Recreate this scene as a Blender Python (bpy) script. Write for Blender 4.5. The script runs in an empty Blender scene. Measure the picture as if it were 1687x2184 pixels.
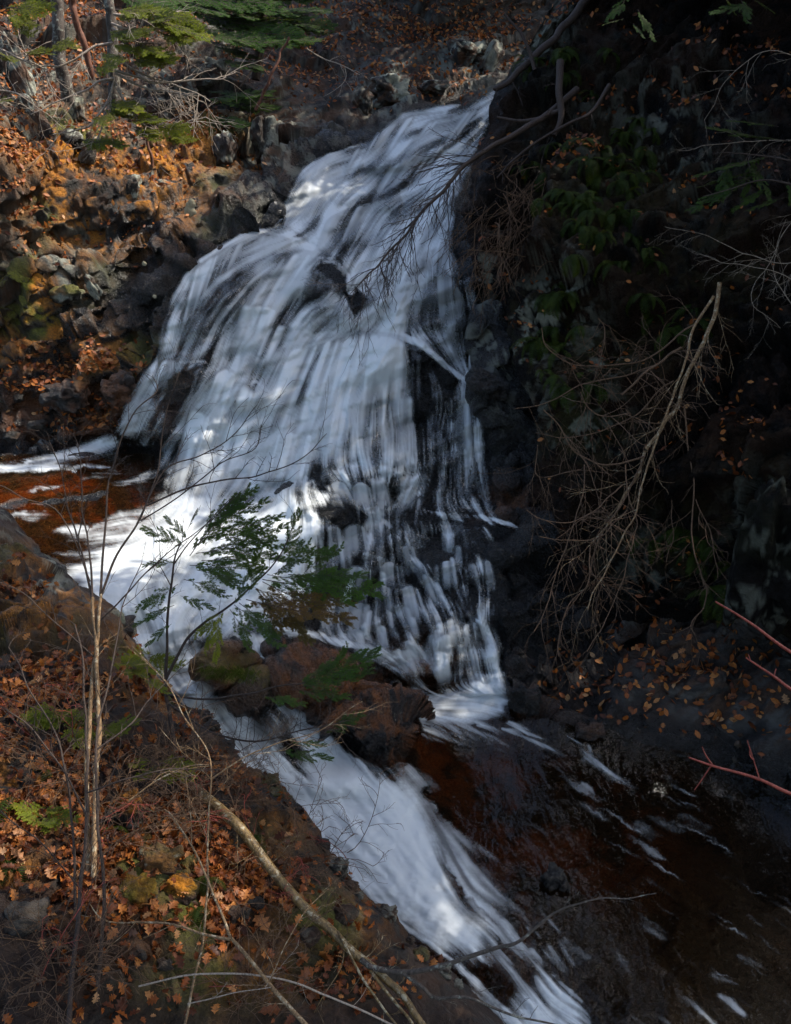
import bpy, math, random
import numpy as np
from mathutils import Vector, Matrix

# ------------------------------------------------------------------ camera
scene = bpy.context.scene
PITCH = math.radians(-20.0)
CAM = np.array([0.0, 0.0, 6.5])
FWD = np.array([0.0, math.cos(PITCH), math.sin(PITCH)])
UPV = np.array([0.0, -math.sin(PITCH), math.cos(PITCH)])
RGT = np.array([1.0, 0.0, 0.0])
VW, VH = 1687.0, 2183.0
FOC = (VH / 2) / math.tan(math.radians(27.5))
cam_data = bpy.data.cameras.new("camera")
cam = bpy.data.objects.new("camera", cam_data)
scene.collection.objects.link(cam)
scene.camera = cam
cam.location = CAM
cam.rotation_euler = (math.radians(90) + PITCH, 0, 0)
cam_data.sensor_fit = 'VERTICAL'
cam_data.sensor_height = 36.0
cam_data.lens = 18.0 / math.tan(math.radians(27.5))
cam_data.clip_end = 400.0
cam_data.clip_start = 0.05

# ------------------------------------------------------------------ light
SUN_DIR = np.array([0.60, 0.10, 0.79]); SUN_DIR /= np.linalg.norm(SUN_DIR)
elev = math.asin(SUN_DIR[2]); azim = math.atan2(SUN_DIR[0], SUN_DIR[1])
world = bpy.data.worlds.new("World"); scene.world = world
world.use_nodes = True
wn = world.node_tree.nodes; wl = world.node_tree.links
for n in list(wn): wn.remove(n)
wo = wn.new('ShaderNodeOutputWorld'); wb = wn.new('ShaderNodeBackground')
sky = wn.new('ShaderNodeTexSky'); sky.sky_type = 'NISHITA'; sky.sun_disc = False
sky.dust_density = 2.4; sky.air_density = 1.0; sky.sun_elevation = elev; sky.sun_rotation = azim
wb.inputs['Strength'].default_value = 0.15
wl.new(sky.outputs[0], wb.inputs[0]); wl.new(wb.outputs[0], wo.inputs[0])
sun_data = bpy.data.lights.new("sun", 'SUN')
sun_data.energy = 2.8; sun_data.angle = math.radians(0.53); sun_data.color = (1.0, 0.93, 0.82)
sun = bpy.data.objects.new("sun", sun_data); scene.collection.objects.link(sun)
sun.rotation_euler = Vector((-SUN_DIR).tolist()).to_track_quat('-Z', 'Y').to_euler()
sun.location = (10, 10, 20)
scene.view_settings.view_transform = 'Standard'
scene.view_settings.look = 'None'
scene.view_settings.gamma = 1.0
scene.view_settings.exposure = 1.6
scene.view_settings.use_curve_mapping = False
scene.render.engine = 'CYCLES'
scene.cycles.max_bounces = 6
scene.cycles.diffuse_bounces = 2
scene.cycles.glossy_bounces = 2
scene.cycles.transmission_bounces = 3
scene.cycles.transparent_max_bounces = 16
scene.cycles.use_denoising = True

# ------------------------------------------------------------------ helpers
rng = np.random.default_rng(7)
rnd = random.Random(11)

def pdir(px, py):
    px = np.asarray(px, float); py = np.asarray(py, float)
    return (FWD + RGT * ((px - VW/2) / FOC)[..., None] + UPV * ((VH/2 - py) / FOC)[..., None])
def P(px, py, d):
    return CAM + pdir(px, py) * np.asarray(d, float)[..., None]
def at(px, py, d):
    return P(np.array(px), np.array(py), np.array(d))
def dz(px, py, z):
    return (z - CAM[2]) / pdir(px, py)[..., 2]

def h32(ix, iy, iz, seed):
    h = (ix.astype(np.int64) * 374761393 + iy.astype(np.int64) * 668265263 + iz.astype(np.int64) * 2147483647 + seed * 144665) & 0xffffffff
    h = ((h ^ (h >> 13)) * 1274126177) & 0xffffffff
    h = ((h ^ (h >> 16)) * 2246822519) & 0xffffffff
    h = h ^ (h >> 15)
    return (h & 0xffffff) / float(0x1000000)
def vnoise(p, seed=0):
    f = np.floor(p); t = p - f; t = t*t*t*(t*(t*6-15)+10)
    i = f.astype(np.int64)
    r = 0
    for a in (0, 1):
        wa = t[:, 0] if a else 1 - t[:, 0]
        for b in (0, 1):
            wb_ = t[:, 1] if b else 1 - t[:, 1]
            for c in (0, 1):
                wc = t[:, 2] if c else 1 - t[:, 2]
                r = r + wa*wb_*wc*h32(i[:, 0]+a, i[:, 1]+b, i[:, 2]+c, seed)
    return r * 2 - 1
def fbm(p, octv=4, seed=0, gain=0.5):
    r = 0; a = 1.0; s = 0
    for o in range(octv):
        r = r + a * vnoise(p * (2.03**o) + 17.3*o, seed + o); s += a; a *= gain
    return r / s
def blocks(p, seed=0, tilt=0.9, k=26.0):
    """faceted rock blocks: every cell has its own height and its own tilted face"""
    b = np.floor(p - 0.5).astype(np.int64)
    best = np.full(len(p), 1e9); sec = np.full(len(p), 1e9); h = np.zeros(len(p)); ws = np.full(len(p), 1e-12)
    for a in (0, 1):
        for c in (0, 1):
            for e in (0, 1):
                ix, iy, iz = b[:, 0]+a, b[:, 1]+c, b[:, 2]+e
                r1 = h32(ix, iy, iz, seed); r2 = h32(ix, iy, iz, seed+1); r3 = h32(ix, iy, iz, seed+2)
                dx = p[:, 0] - (ix + .5 + (r1-.5)*.8); dy = p[:, 1] - (iy + .5 + (r2-.5)*.8); dzz = p[:, 2] - (iz + .5 + (r3-.5)*.8)
                dd = dx*dx + dy*dy + dzz*dzz
                hh = (h32(ix, iy, iz, seed+3) - .5) + tilt*((r2-.5)*dx + (r3-.5)*dy + (r1-.5)*dzz)*2
                w = np.exp(-k*dd); h += w*hh; ws += w
                sec = np.where(dd < best, best, np.minimum(sec, dd)); best = np.minimum(best, dd)
    return h/ws, np.sqrt(sec) - np.sqrt(best)

def rot_axes(ax, ay, az):
    return np.array(Matrix.Rotation(ax, 3, 'X') @ Matrix.Rotation(ay, 3, 'Y') @ Matrix.Rotation(az, 3, 'Z'))

def tps_fit(cp):
    c = np.array(cp, float); xy = c[:, :2] / 500.0; n = len(c)
    r = np.linalg.norm(xy[:, None] - xy[None], axis=2)
    K = np.where(r > 0, r*r*np.log(r + 1e-12), 0) + np.eye(n)*0.0008
    Pm = np.hstack([np.ones((n, 1)), xy])
    A = np.zeros((n+3, n+3)); A[:n, :n] = K; A[:n, n:] = Pm; A[n:, :n] = Pm.T
    w = np.linalg.solve(A, np.concatenate([c[:, 2], np.zeros(3)]))
    return xy, w
class Field:
    """a smooth field over the picture plane held on a lattice"""
    def __init__(s, x0, x1, y0, y1, step):
        s.x0, s.y0, s.step = x0, y0, step
        s.nx = int((x1-x0)/step)+2; s.ny = int((y1-y0)/step)+2
        s.a = np.zeros((s.ny, s.nx))
    def grid(s):
        return np.meshgrid(s.x0 + np.arange(s.nx)*s.step, s.y0 + np.arange(s.ny)*s.step)
    def fit(s, cp):
        xy, w = tps_fit(cp); X, Y = s.grid(); q = np.stack([X.ravel(), Y.ravel()], 1)/500.0
        out = np.empty(len(q))
        for i in range(0, len(q), 4000):
            r = np.linalg.norm(q[i:i+4000, None] - xy[None], axis=2)
            out[i:i+4000] = (r*r*np.log(r+1e-12)) @ w[:-3] + w[-3] + q[i:i+4000] @ w[-2:]
        s.a = out.reshape(s.ny, s.nx); return s
    def __call__(s, px, py):
        u = np.clip((np.asarray(px, float)-s.x0)/s.step, 0, s.nx-1.001); v = np.clip((np.asarray(py, float)-s.y0)/s.step, 0, s.ny-1.001)
        i = u.astype(int); j = v.astype(int); fu = u-i; fv = v-j
        a = s.a
        return (a[j, i]*(1-fu)+a[j, i+1]*fu)*(1-fv) + (a[j+1, i]*(1-fu)+a[j+1, i+1]*fu)*fv
    def _win(s, pts, pad):
        pts = np.array(pts, float)
        i0 = max(0, int((pts[:, 0].min()-pad-s.x0)/s.step)); i1 = min(s.nx, int((pts[:, 0].max()+pad-s.x0)/s.step)+2)
        j0 = max(0, int((pts[:, 1].min()-pad-s.y0)/s.step)); j1 = min(s.ny, int((pts[:, 1].max()+pad-s.y0)/s.step)+2)
        X, Y = np.meshgrid(s.x0+np.arange(i0, i1)*s.step, s.y0+np.arange(j0, j1)*s.step)
        return slice(j0, j1), slice(i0, i1), X, Y
    def _put(s, sj, si, m, val, mode):
        a = s.a[sj, si]
        if mode == 'max': a[:] = np.maximum(a, m*val)
        elif mode == 'add': a[:] = a + m*val
        elif mode == 'mix': a[:] = a*(1-m) + m*val
    def poly(s, pts, val, soft=12, mode='max', wob=0, seed=5):
        pts = np.array(pts, float); sj, si, X, Y = s._win(pts, soft+wob+2)
        if X.size == 0: return s
        if wob:
            q = np.stack([X.ravel()/38, Y.ravel()/38, np.zeros(X.size)], 1)
            X = X + (fbm(q, 3, seed)*wob).reshape(X.shape); Y = Y + (fbm(q+9.1, 3, seed+9)*wob).reshape(X.shape)
        ins = np.zeros(X.shape, bool); dist = np.full(X.shape, 1e9)
        for a, b in zip(pts, np.roll(pts, -1, 0)):
            e = b-a; L = e@e+1e-9
            t = np.clip(((X-a[0])*e[0]+(Y-a[1])*e[1])/L, 0, 1)
            dist = np.minimum(dist, np.hypot(X-a[0]-t*e[0], Y-a[1]-t*e[1]))
            c = ((a[1] > Y) != (b[1] > Y)) & (X < (b[0]-a[0])*(Y-a[1])/(b[1]-a[1]+1e-9)+a[0])
            ins ^= c
        sd = np.where(ins, dist, -dist)
        m = np.clip((sd+soft)/(2*soft), 0, 1); m = m*m*(3-2*m)
        s._put(sj, si, m, val, mode); return s
    def stroke(s, pts, w, val, soft=0.6, mode='max'):
        """a soft band along a line; w = half width (one number or one per point)"""
        pts = np.array(pts, float); w = np.broadcast_to(np.array(w, float), (len(pts),)); v = np.broadcast_to(np.array(val, float), (len(pts),))
        sj, si, X, Y = s._win(pts, w.max()*1.2+2)
        if X.size == 0: return s
        best = np.full(X.shape, 1e9); vv = np.zeros(X.shape)
        for k in range(len(pts)-1):
            a, b = pts[k], pts[k+1]; e = b-a; L = e@e+1e-9
            t = np.clip(((X-a[0])*e[0]+(Y-a[1])*e[1])/L, 0, 1)
            r = np.hypot(X-a[0]-t*e[0], Y-a[1]-t*e[1])/(w[k]*(1-t)+w[k+1]*t)
            m = r < best; best = np.where(m, r, best); vv = np.where(m, v[k]*(1-t)+v[k+1]*t, vv)
        m = np.clip((1-best)/soft, 0, 1); m = m*m*(3-2*m)
        if mode == 'mix':
            a = s.a[sj, si]; a[:] = a*(1-m)+m*vv
        else: s._put(sj, si, m*vv, 1.0, mode)
        return s
    def blob(s, cx, cy, rx, ry, val, mode='max', ang=0.0, p=2):
        sj, si, X, Y = s._win([(cx-max(rx, ry)*1.6, cy-max(rx, ry)*1.6), (cx+max(rx, ry)*1.6, cy+max(rx, ry)*1.6)], 2)
        if X.size == 0: return s
        c, sn = math.cos(ang), math.sin(ang)
        u = ((X-cx)*c+(Y-cy)*sn)/rx; v = (-(X-cx)*sn+(Y-cy)*c)/ry
        m = np.exp(-(u*u+v*v)**(p/2)*1.1)
        s._put(sj, si, m, val, mode); return s

def new_obj(name, me, mat=None, parent=None):
    o = bpy.data.objects.new(name, me)
    scene.collection.objects.link(o)
    if mat is not None and me is not None and len(me.materials) == 0: me.materials.append(mat)
    if parent is not None: o.parent = parent
    return o
def mesh_np(name, v, f, smooth=True, attrs=None):
    v = np.ascontiguousarray(v, np.float32); f = np.ascontiguousarray(f, np.int32)
    me = bpy.data.meshes.new(name); k = f.shape[1]
    me.vertices.add(len(v)); me.vertices.foreach_set('co', v.ravel())
    me.loops.add(f.size); me.loops.foreach_set('vertex_index', f.ravel())
    me.polygons.add(len(f)); me.polygons.foreach_set('loop_start', np.arange(0, f.size, k, dtype=np.int32))
    if smooth: me.polygons.foreach_set('use_smooth', np.ones(len(f), bool))
    me.update(calc_edges=True)
    for an, av in (attrs or {}).items():
        at_ = me.attributes.new(an, 'FLOAT', 'POINT'); at_.data.foreach_set('value', np.ascontiguousarray(av, np.float32))
    return me
def tag(o, label=None, cat=None, group=None, kind=None):
    if label: o['label'] = label
    if cat: o['category'] = cat
    if group: o['group'] = group
    if kind: o['kind'] = kind
    return o
def thing(name, label, cat, loc, group=None):
    o = bpy.data.objects.new(name, None); scene.collection.objects.link(o)
    o.empty_display_size = 0.1
    o.location = [float(c) for c in loc]
    return tag(o, label, cat, group)
def part(name, v, f, mat, parent, smooth=True, attrs=None):
    base = np.array(parent.location)
    p = parent.parent
    while p is not None: base = base + np.array(p.location); p = p.parent
    return new_obj(name, mesh_np(name, np.asarray(v)-base, f, smooth, attrs), mat, parent)
def grid_faces(nj, ni):
    a = np.arange(nj*ni).reshape(nj, ni)
    return np.stack([a[:-1, :-1].ravel(), a[1:, :-1].ravel(), a[1:, 1:].ravel(), a[:-1, 1:].ravel()], 1)
def grid_normals(G):
    du = np.gradient(G, axis=1); dv = np.gradient(G, axis=0)
    n = np.cross(dv, du); n /= np.linalg.norm(n, axis=2, keepdims=True)+1e-12
    flip = np.sum(n*(CAM-G), axis=2) < 0
    n[flip] *= -1
    return n
def sstep(a, b, x):
    t = np.clip((x-a)/(b-a), 0, 1); return t*t*(3-2*t)
def cr(pts, n=6):
    """Catmull-Rom through the points (any dimension)"""
    p = np.array(pts, float)
    if len(p) < 3:
        t = np.linspace(0, 1, n+1)[:, None]; return p[0]*(1-t)+p[-1]*t
    q = np.vstack([2*p[0]-p[1], p, 2*p[-1]-p[-2]]); out = []
    t = np.linspace(0, 1, n, endpoint=False)[:, None]
    for i in range(1, len(q)-2):
        a, b, c, d = q[i-1], q[i], q[i+1], q[i+2]
        out.append(0.5*((2*b)+(-a+c)*t+(2*a-5*b+4*c-d)*t*t+(-a+3*b-3*c+d)*t**3))
    out.append(p[-1:]); return np.vstack(out)
def tube(pts, rad, sides=5):
    pts = np.asarray(pts, float); n = len(pts); rad = np.broadcast_to(np.asarray(rad, float), (n,))
    tg = np.gradient(pts, axis=0); tg /= np.linalg.norm(tg, axis=1, keepdims=True)+1e-9
    ref = np.array([0, 0, 1.0]) if abs(tg[0, 2]) < .8 else np.array([1.0, 0, 0])
    a = np.cross(tg, ref); a /= np.linalg.norm(a, axis=1, keepdims=True)+1e-9
    b = np.cross(tg, a)
    th = np.arange(sides)*2*np.pi/sides
    v = pts[:, None] + rad[:, None, None]*(np.cos(th)[None, :, None]*a[:, None] + np.sin(th)[None, :, None]*b[:, None])
    i = np.arange(n-1)[:, None]*sides; j = np.arange(sides)[None]; j2 = (j+1) % sides
    f = np.stack([i+j, i+j2, i+sides+j2, i+sides+j], 2).reshape(-1, 4)
    return v.reshape(-1, 3), f
def join(parts):
    vs, fs, o = [], [], 0
    for v, f in parts:
        vs.append(v); fs.append(f+o); o += len(v)
    return np.vstack(vs), np.vstack(fs)
def noisy(pts, amp, seed, scale=6.0):
    pts = np.asarray(pts, float)
    q = pts*scale
    off = np.stack([vnoise(q+11.7*k, seed+k) for k in range(3)], 1)
    w = np.sin(np.linspace(0.05, 1, len(pts))*np.pi*.5)[:, None]
    return pts + off*amp*w

# ------------------------------------------------------------------ materials
class NT:
    def __init__(s, name):
        s.mat = bpy.data.materials.new(name); s.mat.use_nodes = True
        s.n = s.mat.node_tree.nodes; s.l = s.mat.node_tree.links
        for x in list(s.n): s.n.remove(x)
        s.out = s.n.new('ShaderNodeOutputMaterial')
    def put(s, sock, v):
        if isinstance(v, bpy.types.NodeSocket): s.l.new(v, sock)
        elif isinstance(v, (tuple, list)) and len(v) == 3 and sock.type == 'RGBA': sock.default_value = (*v, 1)
        else: sock.default_value = v
    def node(s, t, out=0, props=None, **k):
        x = s.n.new(t)
        for a, b in (props or {}).items(): setattr(x, a, b)
        for a, b in k.items():
            key = a.replace('_', ' ')
            s.put(x.inputs[int(a[1:])] if a[0] == 'i' and a[1:].isdigit() else x.inputs[key], b)
        return x.outputs[out] if out is not None else x
    def attr(s, name): return s.node('ShaderNodeAttribute', 2, {'attribute_name': name})
    def geo(s, i): return s.node('ShaderNodeNewGeometry', i)
    def pos(s): return s.node('ShaderNodeNewGeometry', 0)
    def mapv(s, v, scale=(1, 1, 1), rot=(0, 0, 0)): return s.node('ShaderNodeMapping', 0, None, Vector=v, Scale=scale, Rotation=rot)
    def noise(s, v, sc, det=4, rough=.6, dist=0.0): return s.node('ShaderNodeTexNoise', 0, None, Vector=v, Scale=sc, Detail=det, Roughness=rough, Distortion=dist)
    def voro(s, v, sc, feat='F1', out=0): return s.node('ShaderNodeTexVoronoi', out, {'feature': feat}, Vector=v, Scale=sc)
    def ramp(s, v, a, b): return s.node('ShaderNodeMapRange', 0, {'interpolation_type': 'SMOOTHSTEP'}, i0=v, i1=a, i2=b, i3=0.0, i4=1.0)
    def math(s, op, a, b=0.0): return s.node('ShaderNodeMath', 0, {'operation': op}, i0=a, i1=b)
    def mul(s, a, b): return s.math('MULTIPLY', a, b)
    def add(s, a, b): return s.math('ADD', a, b)
    def mix(s, f, a, b):
        x = s.n.new('ShaderNodeMix'); x.data_type = 'RGBA'
        s.put(x.inputs[0], f); s.put(x.inputs[6], a); s.put(x.inputs[7], b); return x.outputs[2]
    def mixf(s, f, a, b):
        x = s.n.new('ShaderNodeMix'); x.data_type = 'FLOAT'
        s.put(x.inputs[0], f); s.put(x.inputs[2], a); s.put(x.inputs[3], b); return x.outputs[0]
    def bump(s, h, dist, strength=1.0, normal=None):
        x = s.n.new('ShaderNodeBump'); s.put(x.inputs['Height'], h); x.inputs['Distance'].default_value = dist; s.put(x.inputs['Strength'], strength)
        if normal is not None: s.l.new(normal, x.inputs['Normal'])
        return x.outputs[0]
    def bsdf(s, col, rough=.7, normal=None, spec=.5, **k):
        x = s.n.new('ShaderNodeBsdfPrincipled'); s.put(x.inputs['Base Color'], col); s.put(x.inputs['Roughness'], rough)
        s.put(x.inputs['Specular IOR Level'], spec)
        if normal is not None: s.l.new(normal, x.inputs['Normal'])
        for a, b in k.items(): s.put(x.inputs[a.replace('_', ' ')], b)
        return x.outputs[0]
    def mixsh(s, f, a, b):
        x = s.n.new('ShaderNodeMixShader'); s.put(x.inputs[0], f); s.l.new(a, x.inputs[1]); s.l.new(b, x.inputs[2]); return x.outputs[0]
    def done(s, sh):
        s.l.new(sh, s.out.inputs['Surface']); return s.mat

def rock_material(name, dark=(.022, .020, .019), warm=(.060, .030, .015), grey=(.10, .095, .085), spec=.5, moss=((.52, .19, .005), (.15, .155, .008))):
    m = NT(name); p = m.pos()
    wet = m.attr('wet'); mm = m.attr('moss'); lm = m.attr('lichen'); sm = m.attr('soil'); rust = m.attr('rust')
    n2 = m.attr('tone'); strat = m.attr('strat'); n1 = m.attr('slow')
    n3 = m.noise(p, 30.0, 3, .7)
    dry = m.mix(m.ramp(n2, .3, .75), dark, grey)
    dry = m.mix(strat, dry, warm)
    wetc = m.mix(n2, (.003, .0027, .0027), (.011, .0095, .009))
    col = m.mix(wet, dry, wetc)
    col = m.mix(rust, col, m.mix(n3, (.036, .011, .003), (.21, .075, .020)))
    col = m.mix(lm, col, m.mix(n3, (.18, .19, .14), (.42, .43, .36)))      # pale crusts
    col = m.mix(sm, col, m.mix(n3, (.004, .002, .0013), (.032, .012, .004))) # duff
    mcol = m.mix(m.ramp(n1, .52, .75), *moss)
    mcol = m.mix(m.ramp(n3, .3, .7), m.mix(.6, mcol, (.012, .009, .002)), mcol)
    col = m.mix(mm, col, mcol)
    rough = m.mixf(wet, .8, m.mixf(m.ramp(n3, .35, .65), .14, .38))
    rough = m.mixf(m.math('MAXIMUM', mm, m.math('MAXIMUM', lm, sm)), rough, .95)
    b = m.bump(m.noise(p, 20.0, 5, .75), .08, .9)
    return m.done(m.bsdf(col, rough, b, spec))

def bark_material(name, a, b, spot=None, scale=1.0, rough=.8):
    m = NT(name); p = m.pos()
    n = m.noise(m.mapv(p, (1, 1, .25)), 45*scale, 5, .7)
    col = m.mix(m.ramp(n, .3, .7), a, b)
    if spot is not None:
        col = m.mix(m.ramp(m.noise(p, 14*scale, 4, .7), .54, .62), col, spot)
    return m.done(m.bsdf(col, rough, m.bump(n, .006, .8), .4))

def leaf_material(name, cols, transl=.35, rough=.55, tone=True):
    m = NT(name); p = m.pos()
    t = m.attr('tone') if tone else m.node('ShaderNodeObjectInfo', 5)
    x = m.n.new('ShaderNodeValToRGB'); m.l.new(t, x.inputs[0])
    el = x.color_ramp.elements
    el[0].position = 0; el[0].color = (*cols[0], 1); el[1].position = 1; el[1].color = (*cols[-1], 1)
    for i, c in enumerate(cols[1:-1]):
        e = el.new((i+1)/(len(cols)-1)); e.color = (*c, 1)
    n = m.noise(p, 70, 3, .7)
    col = m.mix(m.ramp(n, .3, .75), m.mix(.45, x.outputs[0], (.01, .006, .003)), x.outputs[0])
    d = m.bsdf(col, rough, m.bump(n, .003, .6), .4)
    tr = m.node('ShaderNodeBsdfTranslucent', 0, None, Color=col)
    return m.done(m.mixsh(transl, d, tr))

def green_material(name, a, b, transl=.4):
    m = NT(name); r = m.node('ShaderNodeObjectInfo', 5); p = m.pos()
    f = m.add(m.mul(r, .5), m.mul(m.ramp(m.noise(p, 7, 3, .6), .3, .7), .5))
    col = m.mix(f, a, b)
    d = m.bsdf(col, .6, None, .12); tr = m.node('ShaderNodeBsdfTranslucent', 0, None, Color=m.mix(.5, col, (.16, .17, .015)))
    return m.done(m.mixsh(transl, d, tr))

def water_material(name, clear_tint, film=False):
    """white aerated water where 'foam' is high, a clear tea-brown skin elsewhere"""
    m = NT(name); foam = m.attr('foam'); p = m.pos()
    rip = m.noise(m.mapv(p, (1, .55, 1), (0, 0, .7)), 5.0, 4, .6, .4)
    nb = m.bump(rip, .05 if not film else .02, .55)
    fres = m.node('ShaderNodeFresnel', 0, None, IOR=1.33, Normal=nb)
    gl = m.node('ShaderNodeBsdfGlossy', 0, None, Color=(1, 1, 1), Roughness=.12, Normal=nb)
    tr = m.node('ShaderNodeBsdfTransparent', 0, None, Color=clear_tint)
    clear = m.mixsh(m.mul(fres, .5 if not film else .35), tr, gl)
    white = m.bsdf((.77, .81, .83), .55, None, .3)
    tl = m.node('ShaderNodeBsdfTranslucent', 0, None, Color=(.77, .82, .84))
    w = m.mixsh(.35, white, tl)
    return m.done(m.mixsh(foam, clear, w))

MAT = {}
MAT['rock'] = rock_material('gorge rock', spec=.5)
MAT['cliff'] = rock_material('shaded cliff rock', (.0022, .002, .0019), (.007, .004, .0024), (.011, .010, .009), .08, ((.030, .040, .005), (.016, .034, .005)))  # rock and moss tones cut far down: the cliff's shade is in the colour
MAT['bank'] = rock_material('bank rock', (.009, .007, .005), (.045, .019, .007), (.075, .058, .042))
MAT['hill'] = rock_material('hillside rock', (.012, .010, .008), (.070, .030, .011), (.085, .072, .056))
MAT['fall'] = water_material('falling water', (.92, .94, .95), True)
MAT['stream'] = water_material('stream water', (.62, .46, .32))
MAT['pool'] = water_material('pool water', (.80, .50, .24))
MAT['bark_grey'] = bark_material('grey bark', (.022, .017, .014), (.09, .07, .055), (.19, .19, .155))
MAT['bark_red'] = bark_material('red brown bark', (.05, .02, .012), (.16, .06, .03))
MAT['bark_dark'] = bark_material('dark twig bark', (.018, .012, .010), (.06, .038, .028), None, 2)
MAT['bark_tan'] = bark_material('tan stem bark', (.07, .038, .018), (.27, .17, .085), (.34, .28, .19), 1.5)
MAT['bark_yellow'] = bark_material('yellow birch bark', (.04, .022, .008), (.22, .14, .05), (.32, .27, .18), 1.2, .45)
MAT['twig_brown'] = bark_material('bare brown twig', (.04, .020, .011), (.16, .092, .05), None, 2)
MAT['twig_red'] = bark_material('red twig', (.16, .022, .016), (.34, .07, .045), None, 2, .5)
MAT['twig_pale'] = bark_material('pale dead twig', (.16, .12, .09), (.36, .30, .24), None, 2)
MAT['leaf'] = leaf_material('fallen leaf', [(.04, .010, .003), (.16, .038, .007), (.40, .11, .018), (.56, .21, .045), (.60, .36, .18)])
MAT['leaf_one'] = leaf_material('single fallen leaf', [(.10, .03, .008), (.26, .08, .02), (.40, .15, .04), (.46, .24, .11)], tone=False)
MAT['needle'] = green_material('hemlock needles', (.022, .065, .012), (.065, .130, .016))
MAT['needle_lit'] = green_material('sunlit hemlock needles', (.10, .15, .008), (.26, .28, .014), .5)  # brighter copy of the needles with sunlight put into the colour
MAT['needle_brown'] = green_material('bronzed hemlock needles', (.04, .045, .012), (.15, .075, .018), .4)
MAT['fern'] = green_material('fern fronds', (.010, .026, .004), (.042, .060, .007), .4)
MAT['grass'] = green_material('green blades', (.03, .06, .010), (.07, .10, .015), .4)

# ------------------------------------------------------------------ the gorge: levels of ground and water
Z_POOL, Z_LOW = 2.2, 0.8
def zc(px, py, z): return (px, py, float(dz(np.array(px), np.array(py), z)))
CP = [(-120,-150,19.5),(300,-150,21),(700,-150,23),(1050,-150,23.5),(1300,-150,23),(1810,-150,22),
 (-120,50,17.0),(100,100,18.2),(300,100,19.1),(550,100,20.2),(800,60,21.5),(1000,80,21.5),(1200,50,22),(1400,200,18.5),(1810,0,20),
 (-120,300,16.0),(150,300,17.1),(400,250,18.2),(600,250,18.8),(700,200,19.8),(840,200,19.9),(960,200,19.6),(1045,200,19.2),(1200,200,19.5),
 (800,300,18.2),(950,300,18.0),(1030,330,17.4),(660,360,17.5),(800,420,17.0),(950,420,16.6),
 (600,480,16.4),(740,540,15.9),(880,560,15.4),(985,520,15.6),(440,560,15.7),(560,620,15.2),(690,600,15.3),
 (100,500,16.2),(250,500,16.5),(400,450,16.8),(520,420,17.2),(-120,600,15.4),
 (360,700,15.1),(500,750,14.7),(650,720,14.8),(760,715,14.6),(850,725,14.5),(950,760,14.6),(1010,700,14.6),
 (100,700,15.9),(250,700,15.7),(100,850,15.5),(-120,850,15.6),(220,850,15.3),
 (400,850,14.6),(300,900,14.9),(240,930,15.2),(450,950,14.2),(600,900,13.9),(750,900,13.8),(850,900,14.0),(930,900,14.1),(1000,900,13.6),(1040,1000,13.2),
 (650,1000,13.2),(760,1000,13.1),(880,1000,13.3),(700,1080,12.8),(800,1075,12.8),(890,1088,12.85),(1000,1098,12.7),(1048,1095,12.7),
 (800,1150,12.4),(950,1130,12.5),(1050,1130,12.3),(700,1250,11.9),(850,1250,12.0),(970,1250,11.9),(1060,1250,11.7),
 (700,1345,11.5),(850,1390,11.3),(950,1400,11.3),(1040,1420,11.15),
 zc(60,945,Z_POOL),zc(-120,950,Z_POOL),zc(60,1000,Z_POOL),zc(200,1000,Z_POOL),zc(340,1010,Z_POOL),zc(-120,1100,Z_POOL),zc(50,1100,Z_POOL),zc(250,1100,Z_POOL),zc(400,1090,Z_POOL),zc(540,1080,Z_POOL),
 zc(100,1200,Z_POOL),zc(250,1200,Z_POOL),zc(400,1200,2.12),zc(550,1180,2.1),zc(640,1130,2.2),zc(-120,1300,Z_POOL),zc(100,1300,2.15),zc(330,1300,1.95),zc(470,1290,1.95),zc(580,1280,1.95),
 zc(400,1400,1.65),zc(560,1350,1.72),zc(610,1345,1.72),zc(500,1520,1.2),zc(600,1600,.92),zc(560,1430,1.5),zc(630,1510,1.15),zc(720,1610,.8),zc(700,1655,.72),
 (650,1450,10.1),(750,1450,10.25),(850,1530,10.1),(750,1580,9.8),(700,1390,10.6),(490,1415,9.75),
 zc(850,1490,Z_LOW),zc(960,1490,Z_LOW),zc(1060,1490,Z_LOW),zc(960,1530,.78),zc(1060,1530,.75),
 zc(650,1700,.64),zc(750,1750,.58),zc(850,1880,.42),zc(1000,2010,.22),zc(1150,2150,0),zc(1500,2150,0),zc(1400,1900,.18),zc(1200,1700,.5),zc(1300,1600,.6),zc(1600,1700,.25),zc(1100,1570,.68),zc(950,1600,.66),zc(950,1750,.5),
 (1150,1300,11.6),(1150,1440,11.0),(1300,1450,10.9),(1450,1450,10.8),(1600,1500,10.4),(1720,1550,10.0),(1810,1500,9.8),(1300,1300,11.8),(1500,1300,11.4),(1700,1300,11),
 (1150,900,13.3),(1150,1100,12.6),(1300,1000,13),(1500,900,13),(1700,900,13),(1150,700,14),(1150,500,15.5),(1500,500,15),(1800,500,15),(1810,1200,11.5),
 (0,1600,9.3),(-120,1600,9.2),(0,2300,8.2),(500,2000,8.8),(500,2330,8.2),(-120,2330,8.0),(800,2330,7.9),(1200,2330,7.5),(1810,2330,7.4),zc(1810,1900,.1),zc(1720,1780,.18)]
D0 = Field(-130, 1830, -160, 2345, 10).fit(CP)

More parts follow.
